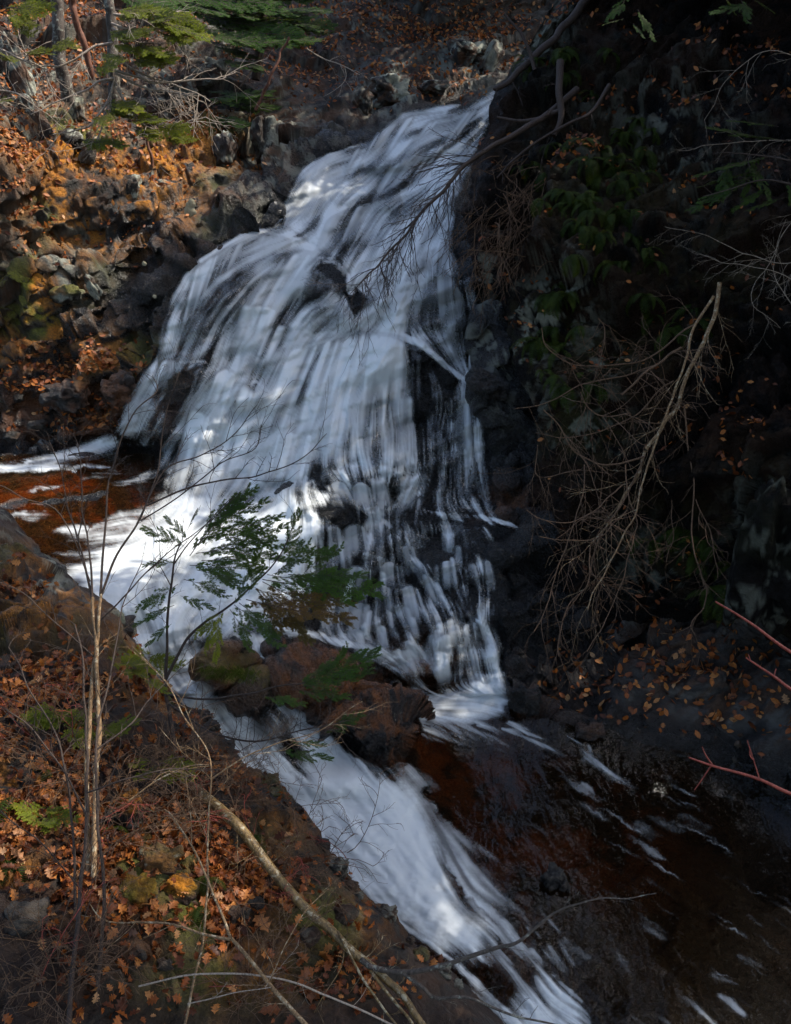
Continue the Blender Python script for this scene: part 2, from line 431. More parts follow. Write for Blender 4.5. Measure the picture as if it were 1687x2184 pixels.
# where the water runs (soft mask) and how deep the bed lies below it
WM = Field(-130, 1830, -160, 2345, 5)
FALL_OUT = [(1060,188),(1000,220),(960,228),(900,233),(860,240),(830,262),(800,295),(780,308),(720,322),(670,340),(640,370),(612,420),(595,465),(585,487),(555,488),(520,497),(480,518),(440,545),(405,570),(385,600),(365,640),(350,690),(338,740),(325,775),(300,810),(270,850),(255,880),(240,915),(200,925),
 (150,940),(110,955),(60,968),(0,978),(-130,985),(-130,1400),(330,1560),(520,1700),(700,1900),(900,2100),(1000,2345),(1830,2345),(1830,1720),(1687,1650),(1560,1625),(1420,1600),(1300,1560),(1200,1545),(1110,1530),(1085,1480),(1080,1420),(1060,1300),(1060,1180),(1110,1140),(1125,1125),(1060,1100),(1050,1000),(1035,900),(1015,830),(1030,700),(1030,600),(1020,500),(1060,400),(1070,300),(1075,200)]
WM.poly(FALL_OUT, 1.0, 8, 'max', 6)
ROCK_MID = [(571,1375),(618,1364),(684,1382),(746,1379),(775,1408),(797,1437),(819,1463),(855,1492),(892,1528),(906,1554),(890,1587),(865,1625),(835,1640),(782,1623),(753,1616),(731,1583),(702,1554),(673,1517),(644,1485),(611,1448),(582,1412)]
ROCK_TWO = [(427,1378),(467,1361),(500,1372),(529,1416),(554,1441),(565,1478),(540,1507),(518,1514),(485,1478),(460,1452),(434,1427)]
WM.poly(ROCK_MID, 0.0, 7, 'mix', 5); WM.poly(ROCK_TWO, 0.0, 6, 'mix', 4)

# rock bulges the falls run over: (cx, cy, rx, ry, bulge in metres)
BUMP = Field(-130, 1830, -160, 2345, 5)
BL = [(688,598,52,60,.42),(740,520,34,50,.22),(500,610,60,60,.30),(432,720,36,60,.25),(395,810,52,40,.34),(345,900,30,60,.2),
 (905,800,75,85,.38),(800,900,45,90,.12),(715,1100,55,45,.38),(880,1112,50,22,.15),(640,1060,40,30,.2),(760,1020,30,22,.15),(690,1010,35,22,.14),(830,990,28,20,.12),
 (820,345,90,24,.16),(873,292,30,26,.12),(800,415,70,26,.16),(600,560,45,30,.16),(930,660,45,60,.1),(540,840,45,30,.22),(450,800,35,28,.2),(600,780,60,30,.16),(660,830,50,30,.1),
 (840,1160,60,35,.2),(760,1190,50,35,.22),(930,1220,40,28,.2),(820,1270,50,30,.2),(720,1290,40,30,.2),(900,1310,40,30,.18),(985,1290,40,35,.2),(960,1360,40,30,.15),(1010,1190,40,50,.15),(780,1330,50,25,.15),(590,1545,34,48,.24),
 (270,985,60,16,.12),(350,1010,36,40,.2),(700,1670,70,30,.12)]
for b in BL: BUMP.blob(b[0], b[1], b[2], b[3], b[4], 'add', 0, 2.6)

EX = Field(-130, 1830, -160, 2345, 5)   # relief strength of the rock
EX.a[:] = .85
EX.a += .35*0
wmv = WM.a
LEDGE = Field(-130, 1830, -160, 2345, 5)
X_, Y_ = LEDGE.grid()
LEDGE.a = fbm(np.stack([X_.ravel()/150, (Y_+.35*X_).ravel()/62, np.zeros(X_.size)], 1), 3, 41).reshape(X_.shape)
lb_ = fbm(np.stack([X_.ravel()/58, (Y_+.3*X_).ravel()/26, np.zeros(X_.size)], 1), 2, 47).reshape(X_.shape)
LEDGE.a = LEDGE.a + .42*lb_

def d_water(px, py):
    y = np.asarray(py, float)
    d = D0(px, py)
    fallish = sstep(230, 300, y)*(1-sstep(1480, 1560, y))
    lx = np.asarray(px, float)
    pool = sstep(920, 960, y)*(1-sstep(1230, 1330, y))*(1-sstep(300, 420, lx))
    low = sstep(1440, 1500, y)*sstep(820, 900, lx)
    dd = d - BUMP(px, py)*(1-pool) - .30*LEDGE(px, py)*fallish*(1-pool)*(1-low)
    dpool = dz(px, py, Z_POOL)
    return dd*(1-pool)+dpool*pool

STRATA = rot_axes(.45, .95, .25)
def rock_relief(p, amp_big=.30, amp_mid=.10, amp_small=.03, seed=0, sc=1.0):
    q = p @ STRATA.T
    w = np.stack([fbm(p*.9, 3, seed+70), fbm(p*.9+5, 3, seed+71), fbm(p*.9+9, 3, seed+72)], 1)*.75
    q = q + w
    b1, c1 = blocks(q*np.array([.8, .65, 1.3])*sc, seed, .9, 30)
    b2, c2 = blocks(q*np.array([2.3, 1.9, 3.4])*sc, seed+10, .9, 28)
    b3, c3 = blocks(q*np.array([6.0, 5.0, 8.0])*sc, seed+20, .9, 20)
    r = amp_big*b1 + amp_mid*b2 + amp_small*b3
    r -= amp_mid*.9*(1-sstep(0, .10, c1)) + amp_small*1.0*(1-sstep(0, .12, c2))
    return r + .02*fbm(p*11, 3, seed+30)

def masks(p, nz, d, seed=0):
    """slow patterns of the rock kept on the mesh: where rust, crusts, moss and soil take hold"""
    n1 = .5+.5*fbm(p*1.3, 4, seed+1)*1.5; n2 = .5+.5*fbm(p*6, 4, seed+2, .6)*1.6; st = .5+.5*fbm((p @ STRATA.T)*np.array([1.4, 1.4, 8])*1.6, 4, seed+3, .6)*1.6
    lv = .5+.5*fbm(p*4.5+.25*fbm(p*9, 2, seed+5)[:, None], 5, seed+4, .65)*1.6
    k = .55*n1+.45*n2
    r = dict(d); nzr = nz.ravel()
    g = {a: b.ravel() for a, b in d.items()}
    g['lichen'] = sstep(.56, .64, lv)*g['lichen']
    g['rust'] = sstep(.38, .6, k)*g['rust']
    g['soil'] = sstep(.2, .5, n2)*g['soil']
    g['moss'] = sstep(.32, .50, k)*g['moss']*sstep(-.25, .25, nzr)
    g['tone'] = n2; g['strat'] = sstep(.45, .7, st); g['slow'] = n1
    return g

# ---- base ground: hillside, bed of the falls, stream bed, far shore
bx = np.arange(-125, 1826, 3.0); by = np.arange(-155, 2340, 3.0)
BXg, BYg = np.meshgrid(bx, by)
wm = WM(BXg, BYg)
A0 = Field(-130, 1830, -160, 2345, 5)
dw = d_water(BXg, BYg)
fallzone = (1-sstep(1440, 1520, BYg))*(1-sstep(930, 970, BYg)*(1-sstep(330, 430, BXg))*(1-sstep(1300, 1360, BYg)))
bedoff = np.where(wm > 0, wm*(.20*fallzone + .34*(1-fallzone)), 0)
foot = A0.poly([(330,1000),(480,1060),(660,1060),(700,1120),(690,1330),(560,1350),(450,1350),(330,1460),(120,1230),(200,1120)], 1.0, 40)(BXg, BYg)
bedoff = bedoff + wm*foot*.30
lowstream = sstep(1500, 1600, BYg)*sstep(780, 900, BXg)
bedoff = bedoff - wm*lowstream*.04
midr = Field(-130, 1830, -160, 2345, 5).poly(ROCK_MID, 1.0, 22, 'max', 4).poly(ROCK_TWO, 1.0, 18, 'max', 3)(BXg, BYg)
d_b = dw + bedoff - midr*.12
G = P(BXg, BYg, d_b)
N = grid_normals(G)
pts = G.reshape(-1, 3)
hilly = (1-wm)
relief = rock_relief(pts*.8, .48, .10, .026, 3).reshape(BXg.shape)
mi = np.flatnonzero(midr.ravel() > .02); qq = pts[mi] @ STRATA.T
crag = np.zeros(BXg.size); crag[mi] = .13*blocks(qq*np.array([3.0, 2.6, 3.8])+3, 71, .8, 26)[0] + .055*blocks(qq*np.array([8, 7, 10.])+3, 75, .8, 20)[0]
relief = relief + (crag*midr.ravel()).reshape(BXg.shape)
hump = fbm(pts*1.7, 3, 91).reshape(BXg.shape)
amp = hilly*1.0 + wm*(fallzone*.36 + (1-fallzone)*.34)
amp = amp*(1-.3*midr)*(1+wm*np.clip(BUMP(BXg, BYg)*3, 0, 1)*.25)
calm_ = A0.__class__(-130, 1830, -160, 2345, 5).blob(1060, 1125, 110, 70, 1.0).blob(900, 1105, 60, 24, .7)(BXg, BYg)
amp = amp*(1-.75*calm_)*(1-.45*sstep(480, 600, BXg)*(1-sstep(210, 280, BYg)))
shore = sstep(1380, 1450, BYg)*sstep(1080, 1150, BXg)*hilly
amp = amp*(1-.55*shore)
G2 = G + N*((relief*amp) + hump*.05*hilly)[..., None]
N2 = grid_normals(G2)
nz = N2[..., 2]
A = lambda: Field(-130, 1830, -160, 2345, 5)
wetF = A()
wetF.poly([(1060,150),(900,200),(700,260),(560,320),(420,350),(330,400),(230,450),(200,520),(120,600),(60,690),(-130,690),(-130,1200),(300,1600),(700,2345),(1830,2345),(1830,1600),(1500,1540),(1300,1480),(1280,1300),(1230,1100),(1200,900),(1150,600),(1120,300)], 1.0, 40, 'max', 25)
mossF = A()
for b in [(280,400,170,110,1),(330,350,130,60,1),(150,330,140,90,1),(200,470,140,60,.9),(420,300,120,50,.8),(60,620,110,50,1),(130,560,80,60,.8),(80,680,120,60,.9),(250,760,120,60,.6),(420,330,150,60,.6),(150,420,90,70,.9),(500,1440,60,25,.6),(30,750,90,40,.6),(620,1120,40,20,.3)]:
    mossF.blob(*b)
lichF = A()
for b in [(80,200,120,120,1),(350,400,40,40,1),(850,195,90,50,1),(1000,100,110,70,1),(300,200,140,90,.8),(560,300,120,120,.7),(140,560,70,80,.8),(800,60,150,60,.7),(450,120,120,80,.7),(1130,650,120,200,.8)]:
    lichF.blob(*b)
soilF = A()
for b in [(150,50,240,120,1),(500,60,240,130,.9),(900,60,260,90,.8),(250,230,200,120,.8),(30,400,110,110,.9),(450,240,130,90,.8),(150,850,200,60,.55),(1450,1420,260,110,.9),(700,90,160,90,.8)]:
    soilF.blob(*b)
rustF = A()
rustF.poly(ROCK_MID, 1.0, 30, 'max', 10)
for b in [(150,1070,260,60,1),(150,880,170,70,.9),(950,1650,260,130,.9),(1150,1800,240,160,.8),(880,1420,150,70,.55),(480,1440,60,60,.7),(1080,1080,90,40,.6),(590,1545,40,50,.5),(300,300,120,60,.5),(850,1620,90,90,1),(1000,1950,200,200,.6)]:
    rustF.blob(*b)
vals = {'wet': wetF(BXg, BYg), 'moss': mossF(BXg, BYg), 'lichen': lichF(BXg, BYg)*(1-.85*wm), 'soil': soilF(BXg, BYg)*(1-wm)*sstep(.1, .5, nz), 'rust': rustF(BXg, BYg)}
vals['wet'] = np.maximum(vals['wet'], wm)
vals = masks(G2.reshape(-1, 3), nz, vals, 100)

# the near bank hides a wide part of the ground: its own sheet is built below
SIL = [(-130,985),(0,1080),(22,1098),(47,1127),(73,1157),(98,1180),(124,1189),(146,1215),(171,1244),(201,1268),(226,1282),(252,1300),(270,1328),(281,1361),(303,1397),(328,1430),(350,1467),(368,1492),(387,1507),(430,1518),(452,1540),(485,1572),(511,1609),(540,1648),(560,1660),(585,1664),(607,1682),(636,1713),(666,1750),(687,1786),(706,1816),(731,1845),(753,1874),(779,1896),(797,1918),(841,1940),(855,1961),(877,1998),(906,2031),(946,2064),(983,2096),(1037,2140),(1090,2200),(1180,2330)]
hid = A().poly([(x-70, y+70) for x, y in SIL]+[(1180,2450),(-250,2450),(-250,985)], 1.0, 5)(BXg, BYg) > .5
hid |= A().poly([(1330,-200),(1200,150),(1180,400),(1180,600),(1260,800),(1300,1000),(1380,1200),(1500,1230),(1850,1300),(1850,-200)], 1.0, 5)(BXg, BYg) > .5
fq = grid_faces(*BXg.shape)
keep = ~hid.ravel()[fq].all(axis=1)
fq = fq[keep]
# split: hillside (left and top) and rock bed
cy = BYg.ravel()[fq].mean(1); cx = BXg.ravel()[fq].mean(1); cw = wm.ravel()[fq].mean(1)
is_hill = (cy < 960) & (cx < 1100) & ~((A().poly(FALL_OUT, 1, 40)(cx, cy)) > .25)
def submesh(name, faces, mat, kind='structure'):
    u, inv = np.unique(faces, return_inverse=True)
    me = mesh_np(name, G2.reshape(-1, 3)[u], inv.reshape(faces.shape), False, {k: v[u] for k, v in vals.items()})
    o = new_obj(name, me, mat); tag(o, kind=kind); return o
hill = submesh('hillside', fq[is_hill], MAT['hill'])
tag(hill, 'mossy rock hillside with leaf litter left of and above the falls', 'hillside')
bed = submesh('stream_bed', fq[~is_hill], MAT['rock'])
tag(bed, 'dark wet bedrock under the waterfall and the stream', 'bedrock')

# ---- near bank (left foreground): a sheet that rolls over its own crest
BCP = [(-150,1150,9.9),(0,1080,10.2),(98,1182,9.9),(200,1270,9.6),(270,1328,9.3),(330,1430,8.9),(390,1507,8.6),(485,1572,8.4),(540,1650,8.25),(607,1684,8.1),(690,1786,7.8),(780,1896,7.5),(855,1961,7.35),(946,2064,7.25),(1040,2140,7.2),(1180,2330,6.9),
 (0,1250,9.1),(100,1320,8.7),(200,1420,8.25),(0,1450,8.0),(100,1600,7.35),(300,1560,7.7),(0,1800,6.6),(200,1800,6.75),(400,1700,7.35),(500,1850,7.0),(650,1950,6.9),(100,2000,6.0),(350,2000,6.35),(600,2100,6.5),(800,2150,6.6),(0,2183,5.5),(300,2183,5.9),(-200,2400,4.9),(300,2400,5.3),(900,2400,6.2),(-200,1700,6.8)]
DB = Field(-260, 1260, 960, 2480, 10).fit(BCP)
sil = cr(SIL, 18)
L = np.concatenate([[0], np.cumsum(np.linalg.norm(np.diff(sil, axis=0), axis=1))])
S_ = np.linspace(0, L[-1], 560)
sx = np.interp(S_, L, sil[:, 0]); sy = np.interp(S_, L, sil[:, 1])
jit = np.stack([sx/26, sy/26, 0*sx], 1); sx = sx + 5*fbm(jit, 4, 61, .6); sy = sy + 5*fbm(jit+4, 4, 62, .6)
e0 = np.array([[-220, 1150], [-220, 2400], [1080, 2400]]); eL = np.array([0, 1250, 2550.])
tt = np.linspace(0, 2550, 560)
ex = np.interp(tt, eL, e0[:, 0]); ey = np.interp(tt, eL, e0[:, 1])
T = np.concatenate([np.linspace(-1, 0, 26)[:-1], np.linspace(0, 1, 420)**1.05])
tp = np.clip(T, 0, 1)[:, None]
BX = sx[None]*(1-tp)+ex[None]*tp; BY = sy[None]*(1-tp)+ey[None]*tp
dist = np.hypot(BX-sx[None], BY-sy[None])
db = DB(BX, BY) + .28*(1-sstep(0, 60, dist))**2
Gb = P(BX, BY, db)
roll = np.clip(-T, 0, 1)[:, None]
back = np.array([.25, .95, 0.0])
Gb = Gb + (roll*(.55 + .5*roll))[..., None]*back*.9 - (roll**1.3*2.0)[..., None]*np.array([0, 0, 1.0]) 
Nb = grid_normals(Gb); Nb[:26] = Nb[27]
pb = Gb.reshape(-1, 3)
rb = rock_relief(pb*1.25, .26, .10, .034, 23).reshape(BX.shape)
rocky = Field(-260, 1260, 960, 2480, 10)
rocky.poly([(-200,1000),(120,1180),(290,1330),(340,1430),(260,1440),(180,1420),(80,1420),(-200,1430)], 1.0, 40)
for b in [(430,1560,90,50,.8),(620,1740,70,60,.9),(760,1920,70,60,.7),(900,2080,80,60,.7),(275,1730,40,60,.6),(340,1840,60,50,.6)]: rocky.blob(*b)
rk = rocky(BX, BY)
soft = fbm(pb*1.6, 3, 51).reshape(BX.shape)*.10 + fbm(pb*7, 3, 53).reshape(BX.shape)*.03
edgef = sstep(0, 90, dist)*.8+.2
Gb2 = Gb + Nb*((rb*(.25+.75*rk) + soft*(1-rk*.5))*edgef)[..., None]
Nb2 = grid_normals(Gb2)
bm = Field(-260, 1260, 960, 2480, 10)
for b in [(40,1190,80,40,.4),(150,1260,70,40,.5),(260,1380,50,60,.5),(70,1310,110,60,.7),(60,1230,80,40,.5),(180,1290,50,50,.7),(30,1700,110,90,.9),(20,1850,60,80,.7),(300,1850,120,90,.7),(600,1760,80,80,.4),(420,1950,70,60,.8),(330,1480,60,50,.6),(700,1960,120,70,.6),(500,2080,200,80,.4),(120,1900,120,60,.5)]: bm.blob(*b)
bl = Field(-260, 1260, 960, 2480, 10)
for b in [(110,1230,50,50,1),(240,1320,45,45,1),(30,1110,60,40,.8),(300,1400,30,40,.7),(730,1945,45,30,.9),(340,1840,50,40,1),(275,1720,40,50,.9)]: bl.blob(*b)
bs = 1-rk*.95
vb = {'wet': (.45*rk*np.ones(BX.shape)+.25*(1-sstep(0, 50, dist))*sstep(1500, 1700, BY)).ravel(), 'moss': bm(BX, BY).ravel(), 'lichen': bl(BX, BY).ravel(), 'soil': bs.ravel(), 'rust': (.35*rk).ravel()}
vb = masks(Gb2.reshape(-1, 3), Nb2[..., 2], vb, 200)
bank = new_obj('bank', mesh_np('bank', Gb2.reshape(-1, 3), grid_faces(*BX.shape), False, vb), MAT['bank'])
tag(bank, 'near left bank of mossy rock and leaf litter', 'bank', kind='structure')

# ---- right cliff: a sheet with its own edge in front of the falls
CCP = [(1180,0,15.5),(1060,190,15.3),(1045,215,15.2),(1035,270,15),(1000,400,14.3),(990,470,14),(1010,600,13.6),(1080,720,13.0),(1120,830,12.7),(1150,1000,12.3),(1180,1200,11.8),(1300,1330,11.2),(1500,1330,10.8),(1687,1400,10.2),(1850,1450,9.6),
 (1300,100,15.0),(1500,100,14.5),(1687,100,14),(1850,-150,13.5),(1300,-150,15.5),(1200,300,14.3),(1400,350,13.7),(1600,350,13.0),(1850,350,12),(1150,500,13.7),(1300,550,13.0),(1500,600,12.4),(1687,600,11.8),(1200,700,12.7),(1300,800,12.2),(1450,800,11.9),(1600,800,11.4),(1850,800,10.5),
 (1250,1000,11.9),(1400,1050,11.6),(1600,1000,11),(1687,1150,10.4),(1850,1100,9.8),(1300,1200,11.6),(1500,1200,11.2),(2600,-200,11),(2600,700,9),(2600,1500,8)]
DC = Field(900, 2900, -420, 1700, 10).fit(CCP)
CS = [(1260,-300),(1215,-100),(1180,0),(1120,95),(1066,180),(1046,215),(1036,270),(1012,330),(1000,400),(990,470),(1004,530),(1020,590),(1060,640),(1082,720),(1100,800),(1122,835),(1150,880),(1150,960),(1145,1050),(1160,1130),(1190,1220),(1240,1290),(1310,1325),(1400,1330),(1500,1325),(1570,1300),(1640,1340),(1720,1400),(1900,1500),(2300,1600)]
cs = cr(CS, 18); L = np.concatenate([[0], np.cumsum(np.linalg.norm(np.diff(cs, axis=0), axis=1))])
S_ = np.linspace(0, L[-1], 620)
sx = np.interp(S_, L, cs[:, 0]); sy = np.interp(S_, L, cs[:, 1])
jit = np.stack([sx/30, sy/30, 0*sx], 1); sx = sx + 7*fbm(jit, 4, 63, .6); sy = sy + 7*fbm(jit+4, 4, 64, .6)
ef = np.array([[1500, -330], [2100, -330], [2100, 500], [2100, 1500], [2350, 1580]]); eL = np.array([0, .25, .6, .9, 1.0])
tt = np.linspace(0, 1, 620)
ex = np.interp(tt, eL, ef[:, 0]); ey = np.interp(tt, eL, ef[:, 1])
T = np.concatenate([np.linspace(-1, 0, 22)[:-1], np.linspace(0, 1, 330)])
tp = np.clip(T, 0, 1)[:, None]
CX = sx[None]*(1-tp)+ex[None]*tp; CY = sy[None]*(1-tp)+ey[None]*tp
dist = np.hypot(CX-sx[None], CY-sy[None])
dc = DC(CX, CY) + .35*(1-sstep(0, 70, dist))**2
Gc = P(CX, CY, dc)
roll = np.clip(-T, 0, 1)[:, None]
Gc = Gc + (roll*1.6)[..., None]*np.array([.35, .93, -.15])
Nc = grid_normals(Gc); Nc[:22] = Nc[23]
pc = Gc.reshape(-1, 3)
rc = rock_relief(pc*1.05, .38, .12, .035, 43).reshape(CX.shape)
# ledges that carry litter and ferns
zz = Gc[..., 2]; led = np.sin((zz*2.6 + fbm(pc*.7, 3, 88).reshape(CX.shape)*3.2))
rc = rc + .14*led + .05*fbm(pc*6, 3, 89).reshape(CX.shape)
edgef = sstep(0, 80, dist)*.75+.25
Gc2 = Gc + Nc*(rc*edgef)[..., None]
Nc2 = grid_normals(Gc2)
cm = Field(900, 2900, -420, 1700, 10)
for b in [(1120,720,90,110,.9),(1300,750,160,120,.7),(1250,900,120,100,.8),(1640,1200,120,180,1),(1400,1150,150,120,.7),(1300,400,200,200,.6),(1150,120,70,90,.8),(1550,600,160,120,.5)]: cm.blob(*b)
cl = Field(900, 2900, -420, 1700, 10)
for b in [(1100,720,70,120,1),(1180,660,80,90,1),(1290,760,60,50,1),(1050,560,40,60,1),(1150,60,70,80,1),(1250,900,80,80,.8),(1640,1150,90,120,.6),(1400,1180,90,60,.6),(1400,300,200,150,.5)]: cl.blob(*b)
up = sstep(.25, .6, Nc2[..., 2])
vc = {'wet': (.95*np.ones(CX.shape)).ravel(), 'moss': (cm(CX, CY)*.5).ravel(), 'lichen': (cl(CX, CY)*.7).ravel(), 'soil': (.35*up).ravel(), 'rust': (.10*np.ones(CX.shape)).ravel()}  # wet nearly full everywhere, to darken the cliff as shade would
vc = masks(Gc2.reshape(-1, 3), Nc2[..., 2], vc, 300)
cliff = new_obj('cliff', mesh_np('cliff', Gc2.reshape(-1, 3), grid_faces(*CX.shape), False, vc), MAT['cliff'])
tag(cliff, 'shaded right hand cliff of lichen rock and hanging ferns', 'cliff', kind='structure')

# ------------------------------------------------------------------ water
WS = 2.5
DEN = Field(-80, 1790, 182, 2262, WS)      # how much white water
den = DEN
# upper chute and main fall
den.poly([(1060,188),(1000,222),(930,234),(860,242),(830,264),(795,300),(770,312),(700,330),(650,362),(615,425),(595,470),(660,520),(720,560),(800,640),(900,520),(960,440),(1000,350),(1040,270)], .74, 12, 'max', 4)
den.poly([(595,470),(560,487),(500,505),(440,545),(400,580),(370,640),(350,700),(335,770),(360,800),(420,770),(470,720),(560,640),(640,570),(700,540)], .66, 12, 'max', 4)
den.poly([(640,560),(540,620),(470,720),(440,780),(400,860),(350,960),(350,1010),(420,1060),(560,1080),(640,1000),(700,850),(760,700),(720,620)], .76, 14, 'max', 4)
den.poly([(335,760),(300,815),(265,865),(245,920),(330,960),(360,850),(350,800)], .66, 10, 'max', 3)
den.poly([(960,430),(890,520),(830,600),(760,690),(680,740),(620,850),(540,960),(500,1060),(600,1080),(720,990),(760,900),(800,800),(860,720),(900,640),(950,540)], .90, 18, 'max', 4)
den.poly([(870,560),(950,530),(1005,620),(1018,700),(1016,790),(1000,806),(955,776),(905,738),(860,722),(850,650)], .40, 22, 'max', 6)
den.poly([(880,760),(960,800),(975,860),(950,960),(930,1090),(870,1080),(880,960)], .34, 20, 'max', 8)
den.poly([(600,740),(760,705),(850,712),(880,740),(880,830),(890,950),(900,1000),(760,1010),(600,1000)], .62, 16, 'max', 4)
den.stroke([(760,712),(850,716),(910,742),(950,780),(985,806)], [14,12,11,9,9], .9, .8)
den.stroke([(1010,690),(1006,740),(1000,790),(992,815)], [7,7,8,10], .8, .8)
den.poly([(984,806),(1000,806),(1018,900),(1036,1000),(1050,1095),(925,1095),(950,960),(972,860)], .60, 16, 'max', 9)
den.stroke([(988,810),(986,880),(985,960),(985,1040)], [8,18,26,34], [.8,.72,.62,.5], 1)
den.stroke([(880,1086),(930,1094),(990,1099),(1045,1106),(1085,1117),(1112,1130)], [6,7,7,6,6,3], [.9,.98,.98,.95,.8,.4], .7)
# churn below the dome
den.poly([(540,960),(700,960),(840,980),(905,990),(890,1070),(800,1090),(700,1070),(620,1090),(540,1080)], .66, 16, 'max', 6)
den.stroke([(690,1040),(760,1062),(800,1085),(808,1120)], [34,34,38,40], .74, 1)
den.stroke([(890,1050),(850,1075),(815,1095)], [20,22,30], .70, 1)
# lower cascade
den.poly([(690,1100),(900,1100),(1040,1120),(1060,1300),(1070,1440),(900,1470),(700,1360),(670,1250)], .46, 20, 'max', 5)
den.stroke([(800,1095),(840,1130),(866,1171),(914,1226),(957,1280),(987,1331),(1023,1390),(1045,1455)], [14,17,19,24,28,34,34,34], [.85,.8,.78,.78,.8,.76,.7,.7], 1.0)
den.stroke([(796,1100),(770,1140),(746,1171),(731,1205),(720,1260)], [14,18,22,26,22], [.85,.74,.72,.66,.42], 1.0)
den.stroke([(798,1110),(800,1160),(810,1190),(840,1230)], [14,26,30,24], [.8,.6,.62,.4], 1.0)
den.stroke([(740,1190),(790,1186),(830,1196)], [14,16,14], .75, 1.0)
for k, (x, y0, y1, w, v) in enumerate([(700,1290,1350,12,.66),(745,1290,1362,14,.66),(718,1260,1300,14,.5),(780,1300,1370,13,.52),(820,1320,1385,12,.5),(860,1330,1400,11,.5),(800,1240,1275,22,.5),(945,1175,1225,16,.72),(960,1130,1180,14,.38),(1020,1140,1230,7,.58),(1027,1230,1290,14,.48),(885,1290,1330,14,.5),(905,1400,1450,14,.55),(955,1395,1455,16,.6),(990,1400,1460,14,.6),(860,1240,1290,14,.5),(1000,1300,1360,14,.6)]):
    den.stroke([(x, y0), (x-3, (y0+y1)/2), (x+3, y1)], [w*.6, w, w*1.15], [v, v, v*.8], 1.0)
den.stroke([(597,1352),(655,1346),(709,1366),(782,1380),(837,1395),(873,1424),(905,1466)], [16,14,13,13,20,24,20], [.75,.9,.95,.95,.85,.72,.62], .8)
# crests: the lips the water rolls over
for c_, w_c, v_c in [([(600,772),(660,737),(740,713),(800,708),(860,716),(905,738)], 15, .98), ([(638,640),(652,580),(680,550),(715,552),(742,585),(748,620)], 11, .92), ([(430,556),(480,525),(560,493),(640,512)], 13, .9), ([(345,800),(380,772),(440,772)], 9, .85), ([(610,330),(700,318),(780,306)], 10, .85), ([(520,825),(545,812),(575,835)], 16, .95), ([(425,800),(455,782),(490,805)], 14, .9), ([(640,1045),(665,1025),(700,1040)], 18, .98), ([(735,1188),(775,1180),(825,1194)], 9, .9), ([(690,470),(730,455),(760,470)], 9, .85), ([(560,620),(600,600),(640,615)], 9, .8), ([(900,1240),(940,1225),(975,1245)], 10, .85), ([(975,1318),(1000,1308),(1025,1330)], 10, .8), ([(860,445),(900,430),(930,440)], 10, .85)]:
    den.stroke(c_, w_c, v_c, 1.0)
# pool at the foot of the cascade
den.poly([(848,1474),(892,1459),(965,1455),(1030,1460),(1056,1432),(1076,1434),(1078,1495),(1066,1521),(1010,1534),(930,1540),(895,1532),(873,1499)], .84, 14, 'max', 8)
den.stroke([(1062,1432),(1060,1470),(1066,1510)], 16, .95, .9)
den.stroke([(900,1500),(960,1480),(1040,1480)], 22, .92, 1)
den.blob(960, 1520, 50, 14, .5, 'mix')
for k in range(26):
    x = rnd.uniform(880, 1090); y = rnd.uniform(1525, 1560); l = rnd.uniform(40, 130)
    den.stroke([(x, y), (x+l*.5, y+l*.2+rnd.uniform(-5, 5)), (x+l, y+l*.42)], [4, rnd.uniform(5, 12), 3], [rnd.uniform(.35, .6), .32, .08], 1)
for k in range(30):
    t_ = rnd.random(); x = 880+t_*170; y = 1690+t_*290; l = rnd.uniform(50, 150)
    den.stroke([(x-20, y-14), (x+l*.45, y+l*.42), (x+l, y+l*.75)], [6, rnd.uniform(6, 14), 3], [.6, .36, .06], 1)
# foot of the main fall, upper pool
den.poly([(350,990),(420,1040),(560,1060),(640,1060),(690,1120),(700,1200),(640,1300),(600,1350),(540,1330),(420,1360),(330,1430),(250,1330),(190,1270),(150,1215),(200,1180),(260,1130),(330,1090),(370,1050)], .95, 26, 'max', 10)
den.stroke([(-80,1012),(0,1000),(60,990),(120,978),(180,962),(235,942)], [10,16,18,20,24,26], .85, 1.0)
den.stroke([(240,935),(200,950),(150,985),(100,1000)], [16,16,14,8], .8, 1.0)
den.stroke([(250,980),(200,990),(160,1000)], [8,8,5], .7, 1.0)
for x, y, a, b, v in [(95,1040,14,5,.75),(60,1100,22,6,.7),(160,1130,22,6,.7),(200,1140,30,7,.75),(270,1108,30,14,.8),(150,1180,18,5,.6),(300,1020,60,10,.35),(240,1010,40,8,.4)]: den.blob(x, y, a, b, v, 'max', -.25)
# chutes
den.poly([(330,1420),(420,1360),(440,1430),(480,1490),(520,1520),(560,1560),(600,1620),(640,1660),(600,1690),(540,1660),(480,1590),(400,1515)], .84, 12, 'max', 5)
den.poly([(500,1350),(580,1350),(590,1410),(640,1490),(690,1550),(750,1630),(690,1650),(630,1570),(580,1500),(545,1430)], .82, 12, 'max', 5)
den.blob(590, 1540, 34, 46, .30, 'mix', .3)
